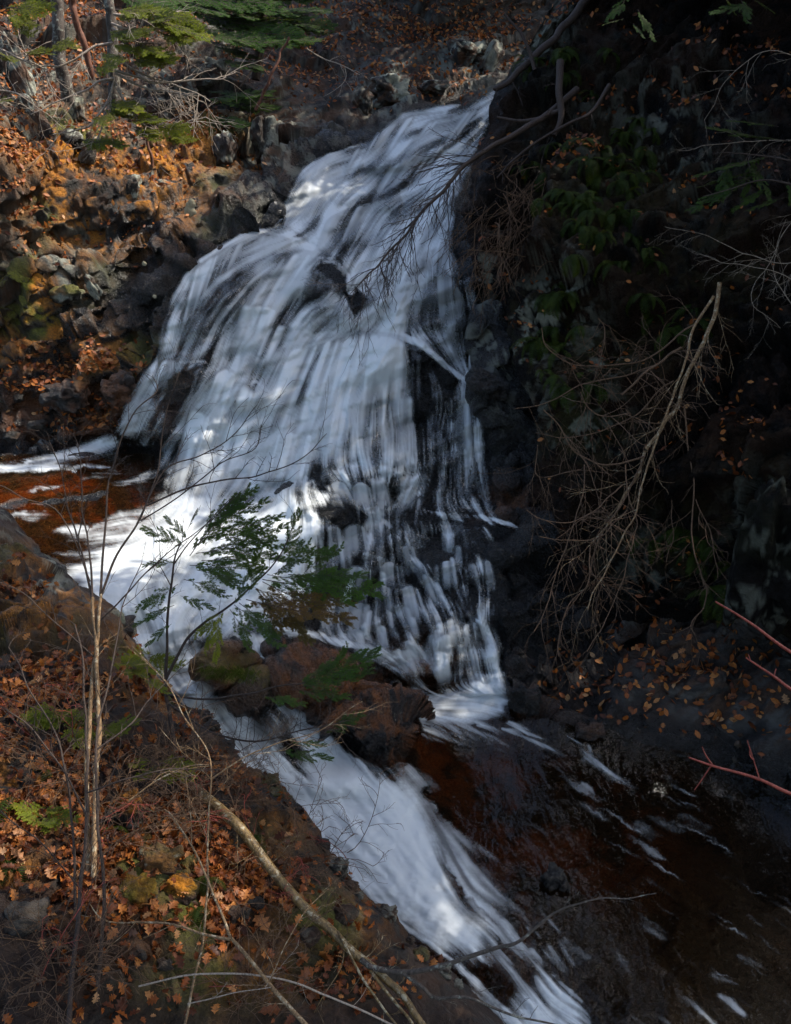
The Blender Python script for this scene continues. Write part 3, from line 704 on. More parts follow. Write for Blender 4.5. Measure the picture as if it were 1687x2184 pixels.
# white run below the chutes
den.poly([(611,1677),(673,1637),(764,1630),(819,1648),(855,1673),(892,1706),(910,1753),(928,1808),(946,1881),(983,1943),(1037,1990),(1037,2027),(1010,2040),(960,2035),(900,1992),(845,1958),(790,1920),(760,1880),(720,1840),(670,1790),(640,1735)], 1.0, 22, 'max', 10)
den.stroke([(985,1960),(1040,2020),(1090,2070),(1130,2110)], [40,34,26,20], [.6,.4,.28,.2], 1)
den.stroke([(860,1975),(910,2005),(965,2045),(1001,2082),(1037,2136),(1074,2160)], [14,14,14,14,14,18], [.6,.6,.55,.5,.5,.6], 1)
den.stroke([(900,1720),(960,1800),(1010,1850),(1060,1890)], [26,30,26,16], [.4,.32,.25,.2], 1)
den.stroke([(930,1760),(990,1800),(1060,1830)], [14,16,8], [.35,.28,.12], 1)
den.stroke([(860,1665),(890,1655),(925,1660)], [10,10,5], [.7,.6,.3], 1)
den.stroke([(1040,1940),(1015,1915),(1030,1900),(1060,1898),(1085,1920),(1115,1950),(1140,1990)], [9,10,11,11,10,9,6], [.5,.7,.75,.7,.45,.4,.3], 1)
den.stroke([(1150,1910),(1120,1930),(1180,1965)], [8,8,8], .3, 1)
den.poly([(1085,2180),(1120,2140),(1160,2102),(1200,2105),(1225,2130),(1245,2175),(1200,2262),(1060,2262)], .82, 14, 'max', 10)
den.stroke([(1118,2015),(1135,2035),(1160,2075)], [10,13,14], .5, 1)
den.stroke([(1185,2050),(1205,2030),(1235,2022)], [14,14,6], .52, 1)
den.stroke([(1256,1590),(1262,1615),(1275,1638),(1317,1655),(1350,1682)], [6,8,12,12,5], [.6,.85,.85,.75,.4], 1)
den.stroke([(1218,1670),(1240,1680),(1270,1690)], [6,8,5], .55, 1)
den.stroke([(1245,1725),(1300,1735),(1340,1760)], 5, .28, 1)
den.stroke([(1362,1772),(1395,1762),(1432,1754)], [7,6,4], .5, 1)
den.stroke([(1368,1775),(1362,1800),(1400,1812)], [5,8,5], .5, 1)
den.stroke([(1425,1660),(1450,1680),(1490,1700)], [6,6,4], .3, 1)
for x, y, a, b, v in [(1485,2140,16,10,.42),(1515,2170,20,8,.4),(1560,2140,12,14,.4),(1600,2137,12,6,.35),(1600,2050,14,7,.3),(1550,2090,8,5,.5),(1390,1982,26,6,.45),(1475,1757,22,7,.4),(1330,1880,40,5,.25)]: den.blob(x, y, a, b, v, 'max', -.3, 3)
for k in range(120):
    x = rnd.uniform(880, 1680); y = rnd.uniform(1560, 2180)
    if x < 900+(y-1560)*.2: continue
    l = rnd.uniform(20, 75); den.stroke([(x, y), (x+l*.5, y+l*.22+rnd.uniform(-6, 6)), (x+l, y+l*.52)], [1.5, rnd.uniform(2, 5), 1.5], rnd.uniform(.10, .26), 1)
# rocks that stand clear of the water
DK = Field(-80, 1790, 182, 2262, WS)
for pl, v in [([(492,574),(547,560),(540,600),(503,647),(456,709),(438,760),(405,753),(430,673),(467,600)], .62), ([(350,811),(401,775),(445,778),(419,819),(383,844),(357,877),(339,899),(318,935),(330,860)], .85),
  ([(856,738),(897,742),(939,773),(974,812),(968,848),(939,873),(910,907),(901,873),(893,815),(876,782)], .58), ([(783,832),(822,840),(815,900),(812,985),(785,985),(778,900)], .55), ([(600+90,1072),(735,1062),(785,1092),(765,1118),(730,1128),(712,1165),(700,1200),(680,1150)], .85),
  ([(838,1086),(880,1082),(910,1102),(900,1118),(850,1122)], .85), ([(905,905),(945,880),(940,950),(915,1010),(890,990)], .4), ([(950,690),(1010,690),(1010,800),(960,780)], .4), ([(650,640),(655,590),(690,555),(725,575),(735,610),(700,660),(640,700)], .55), ([(720,480),(745,485),(758,520),(752,552),(722,552)], .5), ([(940,1105),(1040,1120),(1050,1200),(990,1190),(960,1150)], .3),
  ([(1050,1120),(1200,1130),(1200,1480),(1095,1500),(1075,1420),(1060,1250)], .95)]:
    DK.poly(pl, v*.95, 20, 'max', 9)
for x, y, a, b, v, an in [(815,350,90,13,.62,-.35),(875,292,22,18,.7,-.4),(965,240,60,9,.6,-.25),(800,418,75,12,.6,-.55),(730,430,40,9,.5,-.5),(600,545,30,16,.6,-.4),(860,395,50,8,.5,-.6),(930,330,60,8,.5,-.6),(560,860,14,50,.3,.5),(600,700,20,40,.35,.5),(520,690,14,60,.35,.4),(420,640,10,50,.3,.3),(640,860,12,80,.25,.3),(350,720,8,60,.3,.2),(820,1260,40,14,.7,0),(880,1235,22,24,.7,.6),(765,1275,24,10,.6,0),(930,1330,24,26,.7,.7),(860,1360,40,16,.5,0),(700,1250,24,30,.6,0),(1010,1260,16,60,.6,-.3),(700,985,20,14,.4,0),(760,1035,18,10,.5,0),(650,1050,26,14,.5,.4),(840,1030,16,14,.6,0),(870,1010,12,16,.5,0),(380,980,30,50,.55,.2),(330,1010,30,30,.45,0),(270,1010,40,10,.5,0)]:
    DK.blob(x, y, a, b, v, 'max', an, 3)
# ---- direction of the flow
GUIDES = [[(1060,188),(960,236),(880,246),(830,272),(790,322),(700,345),(640,400),(600,480)],[(1045,235),(960,272),(880,305),(820,372),(740,432),(690,510),(650,560)],[(1030,265),(980,330),(900,400),(820,455),(770,520),(745,575)],
 [(1010,330),(930,430),(880,530),(830,630),(785,710),(700,810),(640,910),(560,1020)],[(985,420),(930,520),(890,620),(850,710)],[(640,505),(560,497),(480,530),(420,572),(388,620),(355,700),(337,765),(300,825),(265,880),(240,930),(150,960),(0,1000),(-80,1010)],
 [(690,520),(560,560),(475,605),(425,680),(390,765),(330,840),(285,930)],[(610,540),(545,620),(485,700),(450,800),(400,900),(345,1010)],[(720,585),(640,680),(560,760),(500,860),(440,960),(400,1060)],[(660,650),(600,740),(540,850),(490,960),(450,1060)],
 [(760,712),(660,760),(610,860),(560,960),(500,1060)],[(800,712),(720,780),(690,880),(660,980),(600,1060)],[(840,715),(790,780),(770,880),(755,1000)],[(860,718),(850,800),(850,900),(860,1000)],[(870,722),(920,750),(960,785),(988,810)],[(880,740),(895,840),(890,940),(890,1010)],
 [(965,530),(985,620),(1000,700),(1006,800)],[(925,530),(930,620),(938,700),(948,765)],[(905,820),(905,900),(895,990)],[(945,830),(935,920),(925,1010),(920,1085)],[(1012,690),(1005,760),(992,810)],[(990,812),(985,900),(960,1000),(940,1095)],[(992,812),(1008,900),(1022,1000),(1040,1095)],[(935,880),(915,950),(890,1010),(860,1060)],
 [(620,1000),(640,1070),(660,1150),(670,1220)],[(690,1000),(730,1060),(765,1110),(770,1160)],[(760,1000),(785,1060),(795,1110)],[(890,1010),(862,1060),(835,1110),(828,1150)],[(885,1088),(990,1099),(1110,1130)],
 [(800,1110),(840,1132),(866,1171),(914,1226),(957,1280),(987,1331),(1023,1390),(1045,1455)],[(796,1115),(760,1155),(735,1205),(715,1290),(705,1355)],[(800,1130),(800,1200),(790,1300),(780,1370)],[(830,1150),(850,1230),(870,1310),(880,1400)],[(1000,1110),(1020,1200),(1025,1300)],[(950,1120),(945,1180),(960,1250)],[(970,1320),(960,1390),(950,1455)],
 [(597,1352),(709,1366),(782,1380),(837,1395),(873,1424),(905,1466)],[(870,1490),(960,1500),(1060,1510),(1150,1570)],[(500,1060),(430,1120),(330,1180),(260,1230)],[(600,1080),(520,1160),(430,1240),(350,1340)],[(660,1110),(600,1200),(540,1290),(470,1340)],[(300,1250),(340,1350),(400,1440),(480,1540),(570,1630),(650,1690)],[(420,1360),(460,1470),(540,1560),(620,1640)],
 [(540,1340),(570,1420),(620,1490),(680,1560),(740,1630)],[(620,1680),(700,1780),(800,1880),(900,1970),(1000,2060),(1080,2150)],[(700,1650),(780,1750),(870,1860),(980,1970),(1060,2060)],[(800,1650),(880,1740),(940,1840),(1000,1930),(1080,2010),(1150,2110)],[(860,1660),(960,1760),(1080,1860),(1180,1960),(1280,2070)],[(950,1560),(1080,1660),(1220,1760),(1380,1880),(1560,2010)],[(1100,1560),(1250,1650),(1420,1740),(1600,1830),(1780,1920)],[(1260,1590),(1400,1680),(1600,1750)],[(1200,2100),(1300,2180)],[(300,1000),(180,1000),(60,1010),(-80,1020)],[(300,1080),(150,1090),(0,1090),(-80,1090)],[(250,1150),(150,1160),(50,1140)]]
gp, gt = [], []
for g in GUIDES:
    c = cr(g, 8); t = np.gradient(c, axis=0); t /= np.linalg.norm(t, axis=1, keepdims=True)+1e-9
    gp.append(c); gt.append(t)
gp = np.vstack(gp); gt = np.vstack(gt)
FXc = Field(-80, 1790, 182, 2262, 14); FYc = Field(-80, 1790, 182, 2262, 14)
Xc, Yc = FXc.grid(); q = np.stack([Xc.ravel(), Yc.ravel()], 1).astype(float); fo = np.zeros_like(q)
for i in range(0, len(q), 2500):
    r2 = ((q[i:i+2500, None]-gp[None])**2).sum(2)
    w = np.exp(-r2/(2*26**2)) + 1e-3/(1+r2/2500.)**2
    fo[i:i+2500] = w @ gt
fo /= np.linalg.norm(fo, axis=1, keepdims=True)+1e-9
FXc.a = fo[:, 0].reshape(Xc.shape); FYc.a = fo[:, 1].reshape(Xc.shape)
WX, WY = DEN.grid()
fx = FXc(WX, WY); fy = FYc(WX, WY)
# slow wander so that streaks are not ruled lines
wn1 = fbm(np.stack([WX.ravel()/60, WY.ravel()/60, np.zeros(WX.size)], 1), 3, 77).reshape(WX.shape)
ca, sa = np.cos(wn1*.32), np.sin(wn1*.32)
fx, fy = fx*ca-fy*sa, fx*sa+fy*ca
nn = np.hypot(fx, fy)+1e-9; fx /= nn; fy /= nn
ny, nx = WX.shape
n_f = rng.standard_normal((ny, nx)).astype(np.float32)
n_m = rng.standard_normal((ny, nx)).astype(np.float32)
def blur(a, k):
    ker = np.ones(k)/k
    a = np.apply_along_axis(lambda m: np.convolve(m, ker, 'same'), 0, a)
    return np.apply_along_axis(lambda m: np.convolve(m, ker, 'same'), 1, a)
n_m = blur(n_m, 5); n_c = blur(blur(rng.standard_normal((ny, nx)), 11), 7)
jj, ii = np.mgrid[0:ny, 0:nx].astype(np.float32)
acc = [np.zeros((ny, nx)) for _ in range(3)]; wsum = [0, 0, 0]
for sgn in (1, -1):
    y, x = jj.copy(), ii.copy()
    for k in range(46):
        a = np.clip((y+.5).astype(np.int32), 0, ny-1); b = np.clip((x+.5).astype(np.int32), 0, nx-1)
        for m, (src, Lk) in enumerate(((n_f, 17), (n_m, 28), (n_c, 24))):
            w = math.exp(-(k/Lk)**2*2.2)
            acc[m] += w*src[a, b]; wsum[m] += w
        x = x + sgn*fx[a, b]; y = y + sgn*fy[a, b]
def nrm(a):
    a = a/ a.std(); return np.clip(a, -3, 3)
s_f, s_m, s_c = (nrm(a) for a in acc)
streak = .26*s_f + .40*s_m + .48*s_c
# little ledges: white crests that trail off downstream
def trails(sx_, sy_, seed, n, dec, lo, hi):
    c = fbm(np.stack([WX.ravel()/sx_, WY.ravel()/sy_, np.zeros(WX.size)], 1), 3, seed, .55).reshape(WX.shape)
    src = sstep(lo, hi, c)*(.45+.55*sstep(-.6, .9, blur(n_f, 2)*2))
    t = np.zeros_like(src); ws = 0; y, x = jj.copy(), ii.copy()
    for k in range(n):
        a = np.clip((y+.5).astype(np.int32), 0, ny-1); b = np.clip((x+.5).astype(np.int32), 0, nx-1)
        w = math.exp(-k/dec); t += w*src[a, b]; ws += w
        x = x - fx[a, b]; y = y - fy[a, b]
    return np.clip(t/np.percentile(t, 97), 0, 1.15)
tr_s = trails(30, 15, 311, 26, 9, .0, .42)
tr_l = trails(72, 30, 331, 44, 17, -.05, .40)
casc = Field(-80, 1790, 182, 2262, WS).poly([(620,985),(890,975),(910,1060),(1060,1105),(1075,1440),(900,1475),(690,1365),(660,1200)], 1.0, 22)
casc.poly([(870,760),(1010,830),(1050,1095),(880,1095)], .6, 20).poly([(850,560),(1010,560),(1010,800),(880,740)], .5, 20)
casc = casc.a
# loose foam drifts with the current: carry it along the flow and fray it
fr = fbm(np.stack([WX.ravel()/22, WY.ravel()/22, np.zeros(WX.size)], 1), 4, 31, .6).reshape(WX.shape)
fr2 = fbm(np.stack([WX.ravel()/22, WY.ravel()/22, np.ones(WX.size)*7], 1), 4, 32, .6).reshape(WX.shape)
def drift(a, n):
    tot = np.zeros_like(a)
    for sgn in (1, -1):
        y = jj + fr*4; x = ii + fr2*4
        for k in range(n):
            p_ = np.clip((y+.5).astype(np.int32), 0, ny-1); q_ = np.clip((x+.5).astype(np.int32), 0, nx-1)
            tot += a[p_, q_]; x = x + sgn*fx[p_, q_]; y = y + sgn*fy[p_, q_]
    return tot/(2*n)
loose = np.maximum(sstep(1560, 1620, WY), sstep(960, 985, WY)*(1-sstep(1200, 1240, WY))*(1-sstep(300, 360, WX)))
dr = drift(DEN.a, 15); dr = dr*(1+.5*np.clip(s_m, -1.2, 1.5)*(1-sstep(.5, .9, dr)))
lipd = Field(-80, 1790, 182, 2262, WS).stroke([(880,1086),(930,1094),(990,1099),(1045,1106),(1085,1117),(1112,1130)], [9,13,15,12,10,5], [.9,1,1,.95,.8,.4], 1.0).a
lipd = drift(lipd, 4)*1.15
DEN.a = DEN.a*(1-loose) + np.clip(dr, 0, 1)*loose
DK.a = drift(DK.a, 9)*(1-.35*sstep(.2, 1.6, s_m))
D = DEN.a*(1-DK.a)
ledg = LEDGE(WX, WY)
D = D*(1+.10*ledg*(WY < 1100))
fallm = (WY < 1350)*(1-casc)
D = D*(1-casc+casc*(.12+1.35*tr_s+.55*tr_l)) * (1+fallm*(.45*tr_l-.16))
# rounded rocks under the water: thin dark veils on their tops
bn = fbm(np.stack([WX.ravel()/40, (WY+.4*WX).ravel()/44, np.zeros(WX.size)], 1), 3, 611, .5).reshape(WX.shape)
bn = sstep(.10, .48, drift(bn, 6)*1.25)*(WY < 1480)*(1-sstep(1050, 1100, WY)*(WX < 640))
D = D*(1-(.30+.16*casc)*bn*(1-.45*sstep(.86, .98, DEN.a)))
D = np.clip(np.maximum(D, lipd*np.clip(.62+.30*fr+.16*s_m, 0, 1)), 0, 1)
still = sstep(1640, 1700, WY)*(1-sstep(1930, 2050, WY))*.78 + sstep(1150, 1200, WY)*(1-sstep(1330, 1380, WY))*(WX < 640)*.10
amp_s = .62*np.clip(D*(1.25-D)*2.6, 0, 1)*(1-still)
foam = np.clip(D*1.07 + streak*amp_s*(.56+.26*casc), 0, 1)
veil = np.clip(.34-.08*casc+.22*s_f+.15*s_m, .04, 1)
foam = np.maximum(foam, np.clip(D*1.25, 0, 1)*veil)
# ---- curtains: each lip of rock throws its own veil of fine straight threads
CUR = np.zeros((ny, nx)); CURB = np.zeros((ny, nx))
def curtain(crest, dirs, length, v, seed, decay=.5, sag=.22, thr=1.0):
    c = cr(crest, 14); seg = np.concatenate([[0], np.cumsum(np.linalg.norm(np.diff(c, axis=0), axis=1))])
    n_s = max(8, int(seg[-1]/.6)); S = np.linspace(0, seg[-1], n_s)
    cx_ = np.interp(S, seg, c[:, 0]); cy_ = np.interp(S, seg, c[:, 1])
    dd = np.array(dirs, float); u_ = np.linspace(0, seg[-1], len(dd))
    dx = np.interp(S, u_, dd[:, 0]); dy = np.interp(S, u_, dd[:, 1])
    Ls = length*(1+.16*vnoise(np.stack([S/26, 0*S, 0*S+seed], 1), seed))
    n_t = int(length/1.1); T_ = np.linspace(0, 1, n_t)
    tt_ = T_[None]*Ls[:, None]
    x = cx_[:, None]+dx[:, None]*tt_*(1-.30*sag*T_[None]); y = cy_[:, None]+dy[:, None]*tt_+sag*.25*tt_*T_[None]
    q = lambda a, b, k: vnoise(np.stack([np.repeat(S/a, n_t), (tt_/b).ravel(), np.full(S.size*n_t, seed*1.37+k)], 1), seed+k).reshape(tt_.shape)
    thread = .55*q(6.5, 210, 1)+.50*q(15, 240, 2)+.50*q(38, 220, 3)
    cval = .66+.85*thr*thread
    prof = sstep(-.03, .10, T_)*(1-decay*T_**.8)*(1-sstep(.60, 1.0, T_)*.8)
    e_ = np.minimum(S, seg[-1]-S)/max(7., min(26., .32*seg[-1])); edge = sstep(0, 1, e_+.25*thread.mean(1)*(e_ < 1))
    val = v*prof[None]*edge[:, None]*np.clip((cval-.38*T_[None])/(1-.22*T_[None]), 0, 1.15)
    fl = (np.clip(((y-DEN.y0)/WS+.5).astype(int), 0, ny-1)*nx + np.clip(((x-DEN.x0)/WS+.5).astype(int), 0, nx-1)).ravel()
    lo = fl.min(); m_ = fl.max()-lo+1
    cnt = np.bincount(fl-lo, minlength=m_); sm_ = np.bincount(fl-lo, weights=val.ravel(), minlength=m_)/np.maximum(cnt, 1)
    sb_ = np.bincount(fl-lo, weights=(v*prof[None]*edge[:, None]*np.ones_like(val)).ravel(), minlength=m_)/np.maximum(cnt, 1)
    C1 = CUR.reshape(-1)[lo:lo+m_]; C1[:] = np.maximum(C1, sm_)
    C2 = CURB.reshape(-1)[lo:lo+m_]; C2[:] = np.maximum(C2, sb_)
TIER = [([(640,372),(700,332),(782,306)], [(-.45,.89),(-.52,.85),(-.5,.86)], 185, .80, .35), ([(792,300),(832,264),(900,238)], [(-.5,.86),(-.55,.83),(-.6,.8)], 130, .80, .4), ([(900,262),(960,244),(1040,222)], [(-.62,.76),(-.66,.74),(-.6,.8)], 140, .66, .4),
 ([(820,362),(880,330),(965,300)], [(-.55,.83),(-.6,.8),(-.6,.8)], 125, .78, .4), ([(930,400),(975,360),(1010,320)], [(-.5,.86),(-.5,.86),(-.4,.9)], 190, .86, .25), ([(690,470),(740,445),(810,420)], [(-.4,.91),(-.45,.89),(-.5,.86)], 120, .76, .4),
 ([(402,585),(440,550),(500,515),(560,493),(640,512)], [(-.22,.97),(-.32,.94),(-.42,.9),(-.5,.86),(-.55,.83)], 205, .78, .45), ([(560,556),(610,540),(655,530),(700,548)], [(-.5,.86),(-.55,.83),(-.55,.83),(-.6,.8)], 190, .74, .4), ([(655,600),(680,556),(720,553),(748,590)], [(-.45,.89),(-.3,.95),(-.1,1),(.0,1)], 100, .50, .6),
 ([(505,640),(540,648),(575,650),(612,664)], [(-.36,.93),(-.36,.93),(-.38,.92),(-.4,.91)], 130, .86, .45), ([(518,730),(545,722),(572,734)], [(-.34,.94),(-.34,.94),(-.36,.93)], 100, .84, .5), ([(452,800),(482,782),(518,800)], [(-.4,.92),(-.36,.93),(-.32,.95)], 150, .86, .45), ([(484,832),(517,814),(552,834)], [(-.34,.94),(-.3,.95),(-.28,.96)], 170, .92, .4), ([(560,700),(600,690),(640,705)], [(-.42,.9),(-.42,.9),(-.45,.89)], 120, .80, .4),
 ([(578,782),(610,745),(653,730),(705,717),(778,704),(830,707),(880,722)], [(-.5,.86),(-.46,.89),(-.4,.92),(-.34,.94),(-.2,.98),(-.06,1),(.0,1)], 285, .96, .35), ([(640,690),(675,655),(712,655)], [(-.55,.83),(-.5,.86),(-.5,.86)], 120, .84, .4), ([(800,520),(850,470),(905,440),(958,432)], [(-.52,.85),(-.52,.85),(-.5,.86),(-.42,.9)], 260, .98, .15), ([(745,600),(790,560),(840,530)], [(-.5,.86),(-.5,.86),(-.48,.87)], 170, .96, .2), ([(880,545),(930,525),(968,535)], [(-.34,.94),(-.25,.97),(-.1,1)], 190, .46, .35),
 ([(905,590),(945,575),(985,600)], [(.0,1),(.06,1),(.14,.99)], 170, .42, .3), ([(862,720),(905,738),(950,776)], [(-.04,1),(.02,1),(.03,1)], 190, .40, .5), ([(338,772),(362,762),(390,770)], [(-.4,.91),(-.4,.91),(-.35,.93)], 120, .72, .45), ([(398,775),(425,768),(448,778)], [(-.4,.91),(-.36,.93),(-.3,.95)], 170, .66, .4), ([(400,860),(450,880),(520,900),(570,910)], [(-.32,.95),(-.3,.95),(-.28,.96),(-.26,.96)], 190, .92, .15), ([(300,815),(325,790),(345,800)], [(-.48,.87),(-.45,.89),(-.4,.91)], 130, .74, .4),
 ([(983,812),(990,808),(998,812)], [(-.21,.98),(-.02,1),(.17,.98)], 285, .82, .42), ([(948,955),(985,950),(1018,965)], [(-.1,.99),(.02,1),(.08,1)], 135, .62, .5), ([(560,930),(620,915),(690,930)], [(-.3,.95),(-.25,.97),(-.2,.98)], 140, .96, .2), ([(788,836),(806,840),(826,848)], [(-.02,1),(0,1),(.02,1)], 150, .42, .3), ([(832,850),(862,838),(888,845)], [(-.02,1),(.0,1),(.02,1)], 150, .72, .35), ([(930,610),(965,600),(1000,640)], [(.05,1),(.08,1),(.12,.99)], 130, .45, .4), ([(1004,690),(1010,686),(1016,692)], [(-.1,.99),(-.1,.99),(-.12,.99)], 115, .8, .1)]
for k, (c_, d_, l_, v_, de_) in enumerate(TIER): curtain(c_, d_, l_, v_, 700+k*5, de_)
REG = [((690,1000),(885,1060),16,.62,(30,60),(50,90)), ((700,1110),(880,1160),8,.58,(34,70),(60,110)), ((700,1180),(960,1260),15,.62,(28,66),(60,115)), ((690,1265),(1010,1350),19,.60,(26,60),(55,105)), ((800,1345),(1040,1395),10,.62,(26,54),(50,85)), ((930,1110),(1050,1250),6,.40,(16,34),(60,120)), ((880,870),(940,990),5,.34,(14,30),(60,110))]
for r0_, r1_, n_, v_, wr_, lr_ in REG:
    for k in range(n_):
        x_ = rnd.uniform(r0_[0], r1_[0]); y_ = rnd.uniform(r0_[1], r1_[1]); w_ = rnd.uniform(*wr_)
        if y_ > 1270 and x_ < 690+(y_-1270)*.9: continue
        a = np.clip(int((y_-DEN.y0)/WS), 0, ny-1); b = np.clip(int((x_-DEN.x0)/WS), 0, nx-1)
        f_ = np.array([fx[a, b]*.75, abs(fy[a, b])+.25]); f_ /= np.linalg.norm(f_)
        curtain([(x_-w_/2, y_+w_*.22), (x_, y_), (x_+w_/2, y_+w_*rnd.uniform(.12, .3))], [(f_[0]-.14, f_[1]), tuple(f_), (f_[0]+.14, f_[1])], rnd.uniform(*lr_), v_*rnd.uniform(.7, 1.15), 2000+k*7+int(x_), .5, .22, 1.45)
CUR = blur(CUR, 2)*.4+CUR*.6; CURB = blur(CURB, 5)
inF = (WY < 1480)*(1-sstep(1040, 1090, WY)*(1-sstep(600, 680, WX)))
CUR = CUR*(1-.72*DK.a)*inF
foam = foam*(1-inF*.34*sstep(.02, .3, CURB))
foam = np.maximum(foam, np.clip(CUR*1.22, 0, 1)) + .18*CUR*foam
foam = np.clip(foam, 0, 1)
foam = foam*(1-inF)+inF*np.clip((foam-.10-.10*DK.a)*1.26, 0, 1)
foam = foam*sstep(.02, .16, DEN.a)
wmask = WM(WX, WY)
foam = foam*sstep(.2, .7, wmask)
foam = np.clip(foam, 0, .985)
dwat = d_water(WX, WY)
isfall = (WY < 1500)
lift = .065 + .035*s_c*np.clip(D, .1, 1) + .016*s_m*np.clip(D, .15, 1)
calm = ((WX < 330) & (WY > 960) & (WY < 1240)) | (WY > 1480)
chop = fbm(np.stack([WX.ravel()/34, WY.ravel()/26, np.zeros(WX.size)], 1), 3, 55).reshape(WX.shape)
lift = np.where(calm, .02 + .008*s_c*np.clip(D+.1, 0, 1) + .014*chop*np.clip(D, .12, 1) + .003*s_m*np.clip(D, .05, 1), lift)
lift = lift + .09*(tr_l-.4)*np.clip(D, 0, 1)*(WY < 1450) + .05*casc*(tr_s-.3)
lift = lift + np.where(WY > 1600, .02, .07)*chop*np.clip(D-.5, 0, 1)
lipm = Field(-80, 1790, 182, 2262, WS).stroke([(880,1086),(930,1094),(990,1099),(1045,1106),(1085,1117),(1118,1132)], 26, 1.0, 1.0).a
lift = lift + .075*lipm + .04*bn*(1-lipm) + .05*CURB*inF + .03*CUR*inF
lift = lift + .16*np.exp(-((WX-722)/48)**2-((WY-552)/48)**2)
Wg = P(WX, WY, dwat - lift)
fqw = grid_faces(ny, nx)
mv = wmask.ravel()
thin = (foam.ravel() > .012)
fz = ((WY < 1440) | (WX < 820)) & ~((WX < 420) & (WY > 945) & (WY < 1240)) & (WY < 1660)
use = np.where(fz.ravel(), (mv > .2) & thin, mv > .2)
bankhid = Field(-80, 1790, 182, 2262, 5).poly([(x-40, y+40) for x, y in SIL]+[(1180,2450),(-250,2450),(-250,985)], 1.0, 4)(WX, WY).ravel() > .5
use &= ~bankhid
fqw = fqw[use[fqw].any(axis=1)]
wcy = WY.ravel()[fqw].mean(1); wcx = WX.ravel()[fqw].mean(1)
is_pool = (wcx < 330+.0*wcy) & (wcy > 968) & (wcy < 1290)
is_low = ~is_pool & ((wcy > 1660) | ((wcy > 1440) & (wcx > 820)))
def wmesh(name, faces, mat):
    u, inv = np.unique(faces, return_inverse=True)
    me = mesh_np(name, Wg.reshape(-1, 3)[u], inv.reshape(faces.shape), True, {'foam': foam.ravel()[u]})
    o = new_obj(name, me, mat); tag(o, kind='structure'); return o
o = wmesh('waterfall', fqw[~is_pool & ~is_low], MAT['fall']); tag(o, 'silky white waterfall cascading over dark rock', 'waterfall')
o = wmesh('pool_water', fqw[is_pool], MAT['pool']); tag(o, 'amber brown pool left of the foot of the falls', 'pool')
o = wmesh('stream_water', fqw[is_low], MAT['stream']); tag(o, 'white and tea brown stream running off below the falls', 'stream')

# ------------------------------------------------------------------ rocks that stand on their own
def icosphere(n):
    t = (1+5**.5)/2
    v = [(-1,t,0),(1,t,0),(-1,-t,0),(1,-t,0),(0,-1,t),(0,1,t),(0,-1,-t),(0,1,-t),(t,0,-1),(t,0,1),(-t,0,-1),(-t,0,1)]
    f = [(0,11,5),(0,5,1),(0,1,7),(0,7,10),(0,10,11),(1,5,9),(5,11,4),(11,10,2),(10,7,6),(7,1,8),(3,9,4),(3,4,2),(3,2,6),(3,6,8),(3,8,9),(4,9,5),(2,4,11),(6,2,10),(8,6,7),(9,8,1)]
    v = [np.array(x)/np.linalg.norm(x) for x in v]
    for _ in range(n):
        c = {}; nf = []
        def mid(a, b):
            k = (min(a, b), max(a, b))
            if k not in c:
                m = v[a]+v[b]; v.append(m/np.linalg.norm(m)); c[k] = len(v)-1
            return c[k]
        for a, b, d in f:
            x, y, z = mid(a, b), mid(b, d), mid(d, a)
            nf += [(a, x, z), (b, y, x), (d, z, y), (x, y, z)]
        f = nf
    return np.array(v), np.array(f)
ICO = {n: icosphere(n) for n in (2, 3, 4)}
rock_n = [0]
def rock(label, px, py, d, w, h, mat='hill', rot=0.0, thick=.8, moss=0., lichen=0., wet=0., rust=0., group=None, n=3, name='rock', cat='rock', tilt=0.0, box=.35):
    rock_n[0] += 1; sd = 500+rock_n[0]*7
    v, f = ICO[n]
    m = w/FOC*d/2; hh = h/FOC*d/2
    s = np.abs(v).max(axis=1, keepdims=True); v = v*(1-box) + box*v/s*.9         # a blocky body
    b, c = blocks(v*1.5+sd, sd, .9, 14); b2, _ = blocks(v*4+sd, sd+3, .9, 14)
    v = v*(1+.42*b[:, None]+.12*b2[:, None])
    v = v*np.array([m, m*thick, hh])
    R = rot_axes(tilt, rot, rnd.uniform(-.5, .5)); v = v @ R.T
    c0 = at(px, py, d)
    nrmz = v[:, 2]/(np.linalg.norm(v, axis=1)+1e-9)
    g = masks(v+c0, nrmz, {'wet': np.full(len(v), wet), 'moss': np.full(len(v), moss), 'lichen': np.full(len(v), lichen), 'soil': np.zeros(len(v)), 'rust': np.full(len(v), rust)}, sd)
    o = new_obj(name, mesh_np(name, v, f, False, g), MAT[mat]); o.location = c0
    return tag(o, label, cat, group)

def on_base(px, py): return float(d_water(np.array(float(px)), np.array(float(py))))
def on_bank(px, py): return float(DB(np.array(float(px)), np.array(float(py))))
def on_cliff(px, py): return float(DC(np.array(float(px)), np.array(float(py))))
rock('pale blocky boulder on the ledge directly above the left lip of the falls', 832, 196, on_base(832,196)-.1, 84, 66, lichen=.9, rust=.5, n=4)
rock('low rounded grey stone right of the pale boulder above the falls', 925, 186, on_base(925,186)-.1, 58, 26, lichen=.8)
rock('lichen spotted boulder high above the falls, near the leaning trunk', 1000, 118, on_base(1000,118)-.1, 90, 62, lichen=1, n=4)
rock('grey slab right of the lichen spotted boulder, behind the leaning trunk', 1048, 128, on_base(1048,128)-.1, 40, 70, lichen=.7, rot=.5)
rock('small dark stone left of the pale boulder above the falls', 772, 214, on_base(772,214)-.1, 44, 52, lichen=.4, rust=.4)
rock('tall pale slab leaning at the far left under the hemlocks', 42, 160, on_base(42,160)-.2, 44, 150, lichen=1, rot=-.25, thick=.6, n=4)
